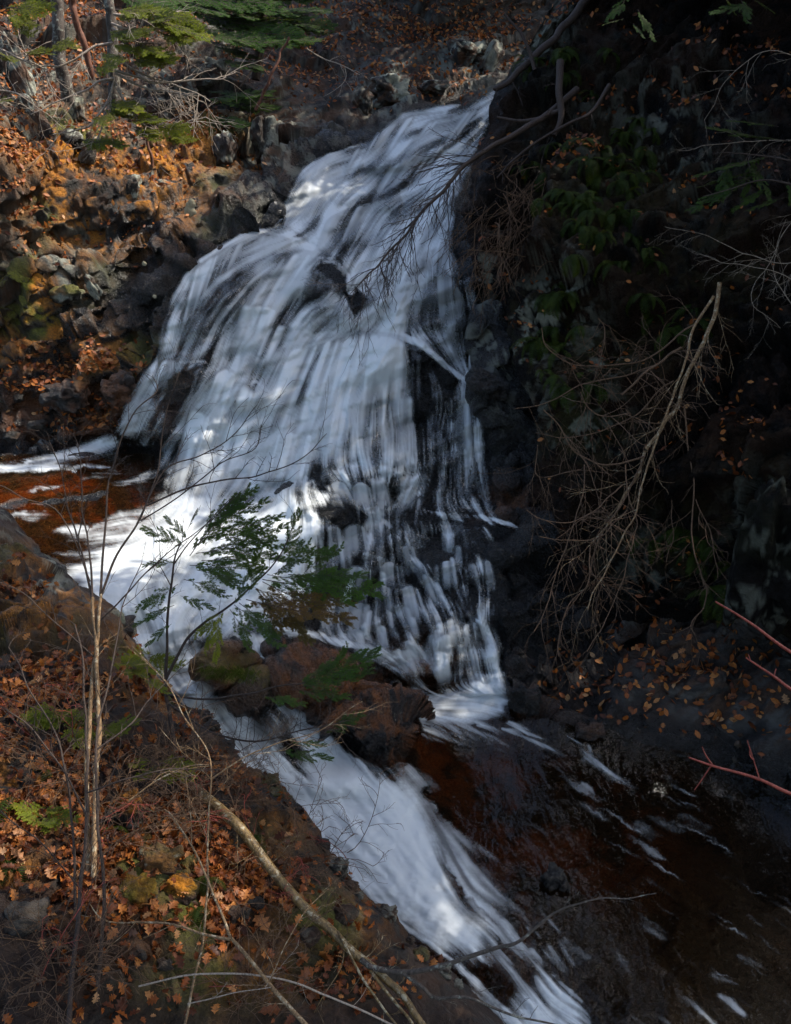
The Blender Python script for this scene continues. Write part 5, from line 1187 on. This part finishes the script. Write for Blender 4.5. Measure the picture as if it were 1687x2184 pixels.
# fine grey twigs in the dark at right
vg = thing('bare_shrub', 'thin grey lichen covered twigs in the dark at the right edge', 'shrub', at(1687, 600, 11.3))
for i, pp in enumerate([[(1760,520),(1680,560),(1600,545),(1500,500),(1420,480)], [(1740,640),(1660,580),(1560,560),(1480,540)], [(1760,420),(1690,470),(1640,560),(1600,640),(1660,700)], [(1740,700),(1680,640),(1650,560),(1680,470)], [(1760,300),(1640,300),(1540,310),(1450,320)], [(1760,140),(1640,110),(1560,160),(1500,260)]]):
    branch(vg, [(x, y, 11.2) for x, y in pp], .006, .002, 'twig_pale', 8, (.2, .5), .0028, 1, .2, (-.2, 0, 0), 4, seed=190+i, wob=.03, t0=.1)

# ---- dead hemlock branch reaching over the falls
dbh = thing('dead_branch', 'dead dark branch with fine twigs hanging across the upper falls', 'branch', at(1165, 245, 14.0))
branch(dbh, [(1230,190,14.6),(1165,245,14.2),(1090,290,13.9),(1040,318,13.7),(1000,345,13.6),(960,390,13.5),(900,450,13.4),(860,505,13.3),(800,570,13.2),(765,606,13.1)], .05, .007, 'bark_dark', 60, (.35, 1.1), .008, 2, .5, (0, 0, -.25), 7, t0=.35, wob=.03, spread=.6)
hr = thing('hanging_roots', 'curtain of fine brown rootlets hanging from the cliff edge beside the falls', 'roots', at(1080, 400, 13.9))
for k in range(110):
    x = rnd.uniform(1010, 1190); y = rnd.uniform(330, 560)
    ls = twig_lines(at(x, y, on_cliff(x, y)-.18), (rnd.gauss(-.3, .5), -.4, rnd.gauss(-.5, .4)), rnd.uniform(.4, 1.1), .007, 1, 1.0, .7, 8, .6)
    v, f = twig_mesh(ls, 3); part('rootlet', v, f, MAT['twig_brown'], hr)

# ---- leaning trunk and logs at the top right
tk = thing('leaning_trunk', 'dark leaning trunk propped against the cliff at the head of the falls', 'trunk', at(1062, 190, 15.0))
branch(tk, [(1330,-130,15.4),(1262,-20,15.2),(1200,60,15.05),(1140,125,14.95),(1088,168,14.9),(1058,198,14.9)], .075, .04, 'bark_dark', 6, (.2, .5), .006, 1, .2, (0, -.3, 0), 10, name='trunk', n=8, wob=.05)
branch(tk, [(1075,30,14.8),(1110,70,14.8),(1128,110,14.8),(1140,150,14.8)], .02, .03, 'bark_dark', 0)
d2 = thing('dead_branch', 'thick dark dead limb on the cliff edge above the fine twigs', 'branch', at(1160, 240, 14.3))
branch(d2, [(1195,130,14.3),(1192,200,14.2),(1197,250,14.15),(1180,290,14.1)], .06, .04, 'bark_dark', 2, (.2, .5), .006, 1, name='limb')
branch(d2, [(1060,250,14.5),(1110,258,14.4),(1150,252,14.3),(1192,235,14.2)], .02, .04, 'bark_dark', 2, (.2, .5), .006, 1, name='limb')
branch(d2, [(1300,180,14),(1260,240,14),(1200,270,14),(1120,320,14.1),(1060,380,14.1)], .03, .015, 'bark_dark', 6, (.2, .6), .005, 1, .4)
d3 = thing('dead_branch', 'pale bare dead branch hanging above the left lip of the falls', 'branch', at(650, 100, 18.0))
branch(d3, [(655,105,17.8),(690,125,17.7),(730,140,17.6),(768,158,17.5)], .014, .006, 'twig_pale', 5, (.3, .6), .006, 1, .5)
branch(d3, [(735,142,17.6),(738,165,17.6),(725,185,17.6),(690,205,17.6)], .008, .004, 'twig_pale', 2, (.2, .4), .004)

# ---- hemlocks on the upper left
def trunk_tree(label, tp, r0, r1, mat, name='hemlock_tree', ntw=0):
    t = thing(name, label, 'tree', at(*tp[0]))
    branch(t, tp, r0, r1, mat, ntw, (.2, .6), .006, 1, .3, (0, -.2, 0), 9, name='trunk', wob=.05, n=8)
    return t
h1 = trunk_tree('leftmost dark hemlock trunk of the group at upper left', [(146,215,16.6),(142,190,16.5),(135,164,16.4),(126,90,16.2),(120,0,16.0),(112,-120,15.8)], .115, .09, 'bark_grey', ntw=10)
h2 = trunk_tree('reddish leaning trunk between the two upright hemlocks at upper left', [(196,170,16.9),(193,146,16.8),(175,80,16.6),(157,18,16.4),(140,-60,16.2)], .05, .06, 'bark_red', 'leaning_trunk')
h3 = trunk_tree('hemlock with long bare lower branches and yellow green sprays', [(250,240,15.6),(244,200,15.5),(242,146,15.4),(237,55,15.3),(231,0,15.2),(224,-120,15.0)], .10, .07, 'bark_grey', ntw=8)
for i, pp in enumerate([[(243,168),(210,175),(165,200),(120,215),(70,245)], [(243,172),(268,215),(300,260),(340,280)], [(246,120),(300,155),(370,178),(450,215)], [(246,155),(300,185),(360,195),(440,218)], [(240,92),(200,100),(150,130),(90,142),(30,118),(-20,100)], [(246,165),(230,215),(200,260),(160,280),(115,290)], [(243,30),(300,35),(380,30)], [(240,60),(290,90),(330,95)], [(248,185),(280,235),(330,262),(395,262),(440,250)], [(246,150),(330,175),(420,172),(480,168)], [(244,180),(235,215),(212,285),(205,300)], [(238,50),(290,65),(380,60)], [(60,210),(20,195),(-40,190)], [(-30,95),(30,118),(80,140),(100,146)]]):
    branch(h3, [(x, y, 15.1-.02*abs(x-240)**.5) for x, y in pp], .022, .008, 'twig_pale', 10, (.3, .85), .007, 1, .3, (0, 0, -.1), 5, seed=220+i, wob=.04, t0=.15)
c1 = [(640,190,760,200),(660,260,750,280),(770,280,930,345),(900,120,1130,210),(950,60,1110,160),(850,170,1060,120),(680,60,900,70),(600,320,680,340),(560,390,640,390),(640,600,770,620),(620,640,720,670),(540,690,620,690),(740,690,890,680),(780,740,900,790),(920,740,1050,760),(960,790,1070,810),(480,820,650,850),(20,50,220,40),(50,100,150,150),(300,260,390,260),(150,310,260,300),(690,200,800,180),(800,260,900,320),(820,320,930,355),(780,340,860,360),(760,210,860,190),(950,200,1060,235),(1000,130,1130,190),(860,120,980,90),(690,100,780,80),(640,640,740,640),(690,600,770,640),(820,750,900,770),(1000,760,1040,820),(0,320,60,340),(0,590,30,580)]
for a in c1:
    x0, y0 = vpx(a[:2]); x1, y1 = vpx(a[2:]); dd = 14.9+rnd.uniform(-.2, .2)
    for q in range(3):
        j = rnd.uniform(-8, 8) if q else 0
        spray(h3, at(x0, y0+j, dd), at(x1+(x1-x0)*.2+j, y1+j*.5, dd-rnd.uniform(.1, .5)), 'needle_lit', None, rnd.uniform(.7, .95), None, .55)
h4 = trunk_tree('shaded hemlock whose green boughs hang over the top of the picture', [(545,170,18.5),(555,100,18.4),(560,20,18.2),(565,-150,18.0)], .09, .07, 'bark_dark', ntw=8)
c2 = [(1100,30,1400,60),(1150,100,1500,150),(1250,200,1600,230),(1300,100,1650,60),(1400,150,1680,160),(1100,-20,1500,0),(900,-10,1200,40),(700,-10,950,30),(1300,350,1480,370),(1250,270,1450,300),(1220,590,1500,520),(1350,610,1550,600),(1250,680,1400,690),(1200,0,1500,-60),(1500,60,1800,20),(1480,200,1750,180),(1600,100,1850,130),(1350,10,1600,40),(1150,150,1350,200),(1250,150,1500,60),(1250,570,1420,540),(1500,-20,1800,-40)]
for a in c2:
    x0, y0 = vpx(a[:2]); x1, y1 = vpx(a[2:]); dd = 18.3+rnd.uniform(-.5, .4)
    for q in range(3):
        j = rnd.uniform(-22, 22) if q else 0
        spray(h4, at(x0+j, y0+j*.8, dd), at(x1+(x1-x0)*.15+j, y1+j*.4+6, dd-rnd.uniform(.1, .6)), 'needle', None, rnd.uniform(.6, .85), None, .4)
for i, pp in enumerate([[(558,40),(480,30),(420,20),(370,30)], [(555,80),(500,60),(440,45)], [(553,110),(600,80),(660,50)], [(550,130),(500,200),(470,205)]]):
    branch(h4, [(x, y, 18.4) for x, y in pp], .02, .008, 'bark_dark', 8, (.3, .7), .005, 1, .3, seed=250+i)
h5 = trunk_tree('thin brown broken stem standing in the litter below the bright sprays', [(325,355,15.6),(322,330,15.55),(317,300,15.5)], .028, .02, 'bark_red', 'sapling_stem')
h6 = trunk_tree('brown thin stem leaning up from the hollow left of the falls', [(545,235,17.6),(560,200,17.5),(585,150,17.4),(615,80,17.3)], .03, .02, 'bark_red', 'sapling_stem', 4)

# ---- dark hemlock boughs at the right edge
h7 = thing('hemlock_tree', 'hemlock boughs hanging dark green in the shade at the right edge', 'tree', at(1760, 380, 10.6))
branch(h7, [(1760,380,10.6),(1690,345,10.6),(1620,330,10.7),(1540,325,10.7)], .02, .005, 'bark_dark', 6, (.2, .5), .004)
branch(h7, [(1760,420,10.6),(1690,395,10.6),(1620,385,10.7),(1500,420,10.7)], .02, .005, 'bark_dark', 6, (.2, .5), .004)
for x0, y0, x1, y1 in [(1640,300,1520,262),(1660,330,1480,360),(1640,360,1500,385),(1680,300,1560,280),(1620,370,1480,430),(1640,400,1560,440),(1600,340,1640,420),(1680,380,1700,460),(1560,340,1530,420),(1620,330,1580,410),(1600,10,1520,18),(1580,0,1600,40),(1540,-10,1570,25),(1600,-5,1650,20),(1340,-10,1300,40),(1330,40,1290,48),(1350,50,1370,75),(1360,20,1390,80),(1680,420,1600,440),(1660,270,1560,250)]:
    spray(h7, at(x0, y0, 11.0), at(x1, y1, 10.9+rnd.uniform(-.2, .2)), 'needle', None, rnd.uniform(.5, .75), None, .2)

# ---- young hemlock seedlings on the near bank
for j, (cx_, cy_, nn, lab) in enumerate([(130,1530,9,'bright green hemlock seedling in the sun, left of the pale stems'), (215,1570,6,'bright green seedling at the foot of the pale stems'), (270,1430,6,'small green seedling at the crest of the bank, right of the pale stems'), (350,1640,5,'small green seedling among the brown brush'), (90,1740,5,'green seedling in the lit leaf litter'), (320,1420,4,'tiny green seedling on the dark edge of the bank')]):
    t_ = thing('hemlock_seedling', lab, 'seedling', bk(cx_, cy_+20), 'hemlock seedlings on the near bank')
    v, f = tube(np.array([bk(cx_, cy_+20, .05), bk(cx_, cy_-20, -.15)]), [.004, .002], 4); part('stem', v, f, MAT['bark_dark'], t_)
    for k in range(nn*2):
        a = rnd.uniform(0, 6.28); l = rnd.uniform(.14, .32); p0 = bk(cx_+rnd.uniform(-25, 25), cy_-rnd.uniform(-10, 25), -.12)
        spray(t_, p0, p0+np.array([math.cos(a)*l, -abs(math.sin(a))*l*.6, rnd.uniform(-.02, .07)]), 'needle_lit', None, 1.2, None, .4)

# ------------------------------------------------------------------ ferns
def frond_mesh(seed, L=.34, np_=15, droop=1.0):
    r = random.Random(seed); V = []; F = []; pr = None
    p = np.array([0., 0, 0]); a = .75; st = L/np_
    for i in range(np_+1):
        t = i/np_; d = np.array([math.cos(a), 0, math.sin(a)]); a -= droop*.13
        w = .048*L/.34*math.sin(math.pi*min(1, .12+.88*t))**.8*(1-.35*t)+.004
        for s in (1, -1):
            o = len(V); tip = p+np.array([0, s*w, -w*.25])+d*w*.35
            V.extend([p-d*.006, p+d*.007, tip+d*.004, tip-d*.003]); F.append((o, o+1, o+2, o+3))
        o = len(V); V.extend([p+[0, .0018, 0], p-[0, .0018, 0], p+d*st-[0, .0018, 0], p+d*st+[0, .0018, 0]]); F.append((o, o+1, o+2, o+3))
        p = p+d*st
    return mesh_np('frond', np.array(V), np.array(F), False)
FROND = [frond_mesh(1, .38, 20, .7), frond_mesh(2, .32, 17, .95), frond_mesh(3, .44, 22, 1.1)]
for m_ in FROND: m_.materials.append(MAT['fern'])
def fern(pos, label, s=1.0, n=7, face=-math.pi/2, spread=1.5, group=None):
    t = thing('fern', label, 'fern', pos, group)
    for k in range(n):
        o = new_obj('frond', FROND[rnd.randrange(3)], None, t)
        q = s*rnd.uniform(.7, 1.15); o.scale = (q, q, q)
        o.rotation_euler = (rnd.gauss(0, .15), rnd.uniform(-.1, .9), face+rnd.uniform(-spread, spread))
    return t
def grid_pick(G, Nn, X, Y, px, py):
    k = np.argmin((X-px)**2+(Y-py)**2); return G.reshape(-1, 3)[k], Nn.reshape(-1, 3)[k]
Xc_ = CX[22:].ravel(); Yc_ = CY[22:].ravel(); Gcc = Gc2[22:].reshape(-1, 3); Ncc = Nc2[22:].reshape(-1, 3)
FZ = [(1310,370,90,60,22),(1230,480,80,60,16),(1130,130,30,30,5),(1210,150,40,40,6),(1180,600,40,30,6),(1340,560,50,25,7),(1200,700,70,40,7),(1420,650,80,30,7),(1150,300,60,60,6),(1350,230,60,60,5),(1480,1150,60,60,6),(1550,1260,50,50,6),(1230,800,70,30,6),(1300,500,100,40,8)]
for x, y, sx_, sy_, n_ in FZ:
    for k in range(n_):
        a, b = x+rnd.gauss(0, sx_*.55), y+rnd.gauss(0, sy_*.6)
        i = np.argmin((Xc_-a)**2+(Yc_-b)**2)
        fern(Gcc[i]+Ncc[i]*.01, 'evergreen fern hanging in the shade of the right cliff', rnd.uniform(.8, 1.3), rnd.randint(5, 8), -math.pi/2-.3, 1.3, 'ferns on the right cliff')
for x, y, s in [(355//1,560,.8)]: pass
for x, y, s, lb in [(127,578,.9,'golden fern in the cleft at the left'), (70,560,.7,'small green fern left of the golden fern'), (30,1700,1.0,'bright green fern at the left edge of the near bank'), (238,1765,.7,'bright green fern by the moss capped stone'), (35,1830,.9,'green fern in the lit litter at the left edge'), (445,1870,.6,'small green fern right of the pale flat stone'), (545,1780,.7,'dark green fern right of the birch log'), (425,1935,.6,'small green fern below the mossy cushion stone'), (100,1640,.7,'green fern left of the pale stems')]:
    p = at(x, y, on_bank(x, y)-.05) if y > 1000 else at(x, y, on_base(x, y)-.2)
    fern(p, lb, s, 5, -math.pi/2, 1.6)

# lit grass fringe on the small rock in the chute, blades on the moss
def blades(name, label, cat, pts_, n, L, mat, kind='stuff'):
    V, F = [], []
    for k in range(n):
        p = pts_[rnd.randrange(len(pts_))]+np.array([rnd.gauss(0, .03), rnd.gauss(0, .03), rnd.gauss(0, .015)])
        a = rnd.uniform(0, 6.28); d = np.array([math.cos(a)*.4, -.35+math.sin(a)*.4, rnd.uniform(-.5, .9)]); l = L*rnd.uniform(.5, 1.2); s = np.cross(unit(d), [0, 1, 0])*.003
        o = len(V); V.extend([p-s, p+s, p+d*l*.6+s*.6, p+d*l*.6-s*.6, p+d*l-np.array([0, 0, l*.25])]); F.append((o, o+1, o+2, o+3)); F.append((o+3, o+2, o+4, o+4))
    F = [f for f in F if len(set(f)) == 4]
    o = new_obj(name, mesh_np(name, np.array(V), np.array(F), False), MAT[mat]); return tag(o, label, cat, kind=kind)
gpts = [at(x, 1432+.25*(x-430)*.3+rnd.uniform(-8, 12), 9.45) for x in range(430, 545, 3)]
blades('grass', 'green grass tuft fringing the small rock in the chute', 'grass', gpts, 900, .13, 'grass')

# ------------------------------------------------------------------ fallen leaves
def oak_leaf(st=9):
    V = []; F = []
    for i in range(st):
        t = i/(st-1); w = .30*math.sin(math.pi*min(1, t*.92+.06))**.8*(1+.42*math.cos(i*math.pi))*(.7+.5*t)
        if i in (0, st-1): w = .01
        z = .10*math.sin(t*2.6)
        V += [(t-.5, w, z+.22*w), (t-.5, 0, z-.02), (t-.5, -w, z+.30*w)]
    for i in range(st-1):
        a = i*3; F += [(a, a+1, a+4, a+3), (a+1, a+2, a+5, a+4)]
    return np.array(V, float), np.array(F)
def small_leaf():
    V = [(-.5, 0, .0), (-.1, .26, .08), (-.1, 0, .0), (-.1, -.26, .10), (.25, .2, .06), (.25, 0, .02), (.25, -.2, .10), (.5, 0, .10)]
    F = [(0, 2, 1, 1), (0, 3, 2, 2), (1, 2, 5, 4), (2, 3, 6, 5)]
    F = [(0, 2, 5, 1), (0, 3, 5, 2), (1, 5, 7, 4), (5, 3, 6, 7)]
    return np.array(V, float), np.array(F)
def frames(nrm_, rg, tilt):
    n = nrm_+rg.normal(0, tilt, nrm_.shape); n /= np.linalg.norm(n, axis=1, keepdims=True)
    a = rg.normal(0, 1, n.shape); x = np.cross(a, n); x /= np.linalg.norm(x, axis=1, keepdims=True); y = np.cross(n, x)
    return np.stack([x, y, n], 2)
def scatter(name, label, tpl, pos, R, s, tone, mat):
    v, f = tpl; n = len(pos)
    V = np.einsum('nij,kj->nki', R, v)*s[:, None, None]+pos[:, None]
    Fq = (f[None]+(np.arange(n)*len(v))[:, None, None]).reshape(-1, 4)
    o = new_obj(name, mesh_np(name, V.reshape(-1, 3), Fq, True, {'tone': np.repeat(tone, len(v))}), MAT[mat])
    return tag(o, label, 'leaves', kind='stuff')
def pick(w, n, rg):
    w = np.maximum(w.ravel(), 0); c = np.cumsum(w); return np.searchsorted(c, rg.random(n)*c[-1])
rg = np.random.default_rng(5)
OAK, SML = oak_leaf(), small_leaf()
# near bank
LB = Field(-260, 1260, 960, 2480, 10)
for b in [(80,1750,170,130,1),(200,1820,180,120,1),(420,1880,180,110,1),(120,1480,130,60,.9),(330,1940,250,60,.5),(560,1990,200,90,.15),(150,2080,250,140,.08),(450,2150,350,90,.06),(60,1620,150,90,.8),(60,1400,90,30,.4),(440,1660,110,110,.3),(640,1850,80,80,.2),(30,1240,60,30,.3),(750,2080,120,60,.4)]: LB.blob(*b)
clump = sstep(-.25, .35, fbm(Gb2.reshape(-1, 3)*2.6, 3, 400).reshape(BX.shape))
wt = LB(BX, BY)*(.12+clump)*sstep(.15, .5, Nb2[..., 2]); wt[:26] = 0
area = np.linalg.norm(np.cross(np.gradient(Gb2, axis=1), np.gradient(Gb2, axis=0)), axis=2)
idx = pick(wt*area, 5200, rg)
ps = Gb2.reshape(-1, 3)[idx]; ns = Nb2.reshape(-1, 3)[idx]
h_ = rg.random(len(idx))*.035+.008
scatter('leaf_litter', 'brown and orange oak leaf litter covering the near bank', OAK, ps+ns*h_[:, None], frames(ns, rg, .8), rg.uniform(.035, .10, len(idx)), np.clip(rg.beta(1.3, 2.0, len(idx)), 0, 1), 'leaf')
# base: hillside and shores
LH = A()
for b in [(120,60,170,120,1),(300,60,120,80,.6),(120,200,150,60,.6),(30,330,70,60,1),(250,300,160,60,.6),(400,270,120,60,.8),(40,420,60,60,.6),(330,380,60,40,.4),(150,780,160,40,1),(60,810,120,30,1),(180,880,110,40,.8),(80,480,60,50,.5),(650,90,120,80,.4),(940,70,200,60,.6),(880,170,120,30,.5),(1450,1440,230,90,.40),(1600,1530,150,60,.3),(1300,1400,120,60,.2),(520,110,120,60,.3),(800,30,250,40,.5),(250,480,100,40,.2)]: LH.blob(*b)
wt = LH(BXg, BYg)*sstep(.05, .45, nz)*(1-wm)
wt = np.where(hid, 0, wt)
area = np.linalg.norm(np.cross(np.gradient(G2, axis=1), np.gradient(G2, axis=0)), axis=2)
idx = pick(wt*area, 9000, rg)
ps = G2.reshape(-1, 3)[idx]; ns = N2.reshape(-1, 3)[idx]
scatter('leaf_litter', 'brown leaf litter on the hillside, the shores and above the falls', SML, ps+ns*(rg.random(len(idx))*.03+.01)[:, None], frames(ns, rg, .6), rg.uniform(.05, .13, len(idx)), np.clip(rg.beta(1.5, 1.7, len(idx)), 0, 1), 'leaf')
# right cliff ledges
wt = up*np.ones(CX.shape); wt[:22] = 0; wt *= (CX < 1800)*(CY > -100)
area = np.linalg.norm(np.cross(np.gradient(Gc2, axis=1), np.gradient(Gc2, axis=0)), axis=2)
wt = wt*(.05+sstep(.0, .4, fbm(Gc2.reshape(-1, 3)*1.5, 3, 401).reshape(CX.shape)))
idx = pick(wt*area, 1100, rg)
ps = Gc2.reshape(-1, 3)[idx]; ns = Nc2.reshape(-1, 3)[idx]
scatter('leaf_litter', 'brown leaf litter caught on the ledges of the right cliff', SML, ps+ns*(rg.random(len(idx))*.03+.012)[:, None], frames(ns, rg, .6), rg.uniform(.05, .12, len(idx)), np.clip(rg.beta(1.2, 2.2, len(idx)), 0, 1), 'leaf')
# single leaves one can pick out
lv, lf = OAK
LM = mesh_np('oak_leaf', lv, lf, True); LM.materials.append(MAT['leaf_one'])
def one_leaf(p, n, s, label, group=None):
    o = new_obj('oak_leaf', LM); R = frames(n[None], rg, .35)[0]
    o.matrix_world = Matrix(((*(R[0]*s), p[0]), (*(R[1]*s), p[1]), (*(R[2]*s), p[2]), (0, 0, 0, 1)))
    return tag(o, label, 'leaf', group)
def bank_pt(px, py):
    k = np.argmin((BX[26:]-px)**2+(BY[26:]-py)**2); return Gb2[26:].reshape(-1, 3)[k], Nb2[26:].reshape(-1, 3)[k]
for x, y, s, lb in [(512,1970,.15,'pale brown oak leaf alone on the dark bank, left of its pair'), (555,1975,.16,'pale brown oak leaf alone on the dark bank, right of its pair'), (232,2002,.10,'small tan leaf on the dark lower bank'), (638,2085,.13,'brown oak leaf under the dead branches at the bottom'), (655,2120,.15,'large dull brown oak leaf low on the bank'), (570,2170,.15,'brown oak leaf at the very bottom of the bank'), (640,2050,.12,'brown leaf beside the angular grey stone'), (505,1835,.13,'bright orange leaf leaning against the birch log')]:
    p, n = bank_pt(x, y); one_leaf(p+n*.035, n, s, lb)
for k in range(150):
    x = rnd.gauss(180, 150); y = rnd.gauss(1790, 90)
    if not (0 < x < 560 and 1560 < y < 2000): continue
    p, n = bank_pt(x, y); one_leaf(p+n*rnd.uniform(.035, .06), n, rnd.uniform(.06, .11), 'orange brown oak leaf on top of the sunlit litter of the near bank', 'leaves on top of the litter')
for k in range(34):
    x = rnd.uniform(1150, 1680); y = rnd.uniform(1380, 1560)
    i = np.argmin((BXg-x)**2+(BYg-y)**2)
    if wm.ravel()[i] > .1: continue
    p = G2.reshape(-1, 3)[i]; n = N2.reshape(-1, 3)[i]; one_leaf(p+n*.03, n, rnd.uniform(.07, .12), 'tan leaf on the dark litter slope of the right shore', 'leaves on the right shore')

# ------------------------------------------------------------------ unseen trees added around the gorge to shade it and block sky
def add_shade_tree(x, y, z0, zc0, zc1, r, n, label, tap=.6, lean=(0, 0), size=.16):
    t = thing('shade_tree', label, 'tree', (x, y, z0), 'unseen trees added to shade the gorge')
    zz = np.linspace(z0, zc1, 9); pts_ = np.stack([x+lean[0]*(zz-z0)/(zc1-z0), y+lean[1]*(zz-z0)/(zc1-z0), zz], 1)
    v, f = tube(pts_, np.linspace(.24, .04, 9), 8); part('trunk', v, f, MAT['bark_grey'], t)
    R_ = np.random.default_rng(int(abs(x*91+y*37))+3); cl = []; nb = 0
    for k in range(int((zc1-zc0)*7)):
        zb = zc0+(zc1-zc0)*R_.random(); f_ = (zb-zc0)/(zc1-zc0); rr = r*(1-tap*f_)*R_.uniform(.6, 1.1); a = R_.random()*6.28
        gz = (zb-z0)/(zc1-z0); p0 = np.array([x+lean[0]*gz, y+lean[1]*gz, zb]); p1 = p0+np.array([math.cos(a)*rr, math.sin(a)*rr, -.18*rr])
        v, f = tube(np.array([p0, (p0+p1)/2+[0, 0, .08*rr], p1]), [.045, .03, .01], 4); part('branch', v, f, MAT['bark_dark'], t)
        for q in range(6):
            cl.append(p0+(p1-p0)*R_.uniform(.25, 1.05)+R_.normal(0, .16, 3)*[1.6, 1.6, .5])
    cl = np.array(cl); m_ = max(1, n//len(cl)); pos = np.repeat(cl, m_, 0)+R_.normal(0, .17, (len(cl)*m_, 3))*np.array([1.3, 1.3, .55])
    nn = np.tile([[0, 0, 1.]], (len(pos), 1)); Rm = frames(nn, R_, .5)
    q = np.array([(-.5, -.22, 0), (.5, -.14, 0), (.5, .14, -.04), (-.5, .22, 0)]); V = np.einsum('nij,kj->nki', Rm, q)*(size*R_.uniform(.7, 1.4, len(pos)))[:, None, None]+pos[:, None]
    part('crown', V.reshape(-1, 3), np.arange(len(pos)*4).reshape(-1, 4), MAT['needle'], t, False)
    return t
for a in [(9.6,8.8,5,8.4,19,2.7,9000,'tall hemlock on the right rim, unseen, added for shade, nearest the stream'), (11.6,11.0,5,8.4,19,3.2,9000,'tall hemlock on the right rim behind the nearest one, unseen, added for shade'), (8.3,5.2,4,9.8,15.5,2.2,9000,'smaller hemlock on the right rim close to the viewer, unseen, added for shade',.4), (6.7,4.7,3,10.6,15,1.8,8000,'smallest hemlock on the right rim, closest to the viewer, unseen, added for shade',.3), (13,8,4,7,18,3.2,8000,'tall hemlock farthest right on the rim, unseen, added for shade'),
          (7.5,17.2,9,10.2,18,2.7,10000,'tall hemlock above the head of the falls, unseen, added for shade'), (9.5,14.9,8,9.4,18,2.3,9000,'tall hemlock right of the one above the falls, unseen, added for shade'), (9.3,12.8,8,9.4,15.5,1.7,8000,'short dense hemlock on the rim right of the falls, unseen, added for shade',.35), (5.9,17.8,9,10.6,14.5,1.8,8000,'short dense hemlock at the head of the falls, unseen, added for shade',.4), (5.2,20.8,10,11.4,15.5,2.3,8000,'hemlock behind the head of the falls, unseen, added for shade'), (2.3,24.8,10.5,10.9,16,2.6,10000,'hemlock on the slope above the falls, unseen, added for shade',.3), (5.0,24.8,10.5,10.9,16,2.4,9000,'hemlock on the slope right of the head of the falls, unseen, added for shade',.3), (1.0,22.4,10,11,14,1.5,6000,'small hemlock on the slope above the pale boulder, unseen, added for shade',.3), (.6,26.2,11,12.8,17,2.3,6000,'hemlock high on the slope above the hollow, unseen, added for shade',.4), (3.4,19.8,10,11.4,14,1.2,3500,'small hemlock above the hollow, unseen, added for shade')]:
    add_shade_tree(*a)
for a in [(7.9,4.6,3,11.8,16.5,1.7,8000,'hemlock leaning out over the stream from the right rim, unseen, added for shade',.3,(-7.2,.2)), (8.2,10.0,3,12,16.5,2.0,9000,'hemlock leaning out over the plunge pool from the right rim, unseen, added for shade',.3,(-5.4,0)), (6.0,1.2,3,11,16,2.2,10000,'hemlock leaning out over the near bank, unseen, added for shade',.3,(-6.4,1.4)), (-2.6,1.0,2,9,15,2.4,9000,'hemlock on the near bank left of the viewer, unseen, added for shade',.3), (1.8,1.6,2,9.5,15,2.2,9000,'hemlock on the near bank right of the viewer, unseen, added for shade',.3), (-5.6,3.4,2.5,8,15,2.0,8000,'hemlock at the left end of the near bank, unseen, added for shade',.3), (7.7,8.9,4,11.4,14.2,.95,5000,'slim hemlock on the right rim between the taller ones, unseen, added for shade',.3), (4.5,16.0,8.8,10.6,14.5,1.5,6000,'low hemlock on the cliff top right of the falls, unseen, added for shade',.3), (3.5,17.0,9,11,14,1.1,4500,'low thin hemlock on the cliff top nearest the falls, unseen, added for shade',.3),
          (-4.5,-4,3,8,18,3.2,9000,'tall hemlock behind the viewer on the left, unseen, added for shade',.4), (.5,-5,3,8.5,18,3.2,9000,'tall hemlock directly behind the viewer, unseen, added for shade',.4), (5,-3.5,3,8,18,3.2,9000,'tall hemlock behind the viewer on the right, unseen, added for shade',.4), (-8.5,3.5,3,6,18,3.0,9000,'tall hemlock on the left bank beside the viewer, unseen, added for shade',.4), (-9.5,9,3,6,18,3.0,9000,'tall hemlock on the left bank level with the pool, unseen, added for shade',.4), (-10.5,14,4,7,18,3.0,9000,'tall hemlock on the left bank level with the falls, unseen, added for shade',.4), (8.5,1,3,8,17,2.6,9000,'hemlock on the right rim beside the viewer, unseen, added for shade',.4)]:
    add_shade_tree(*a)
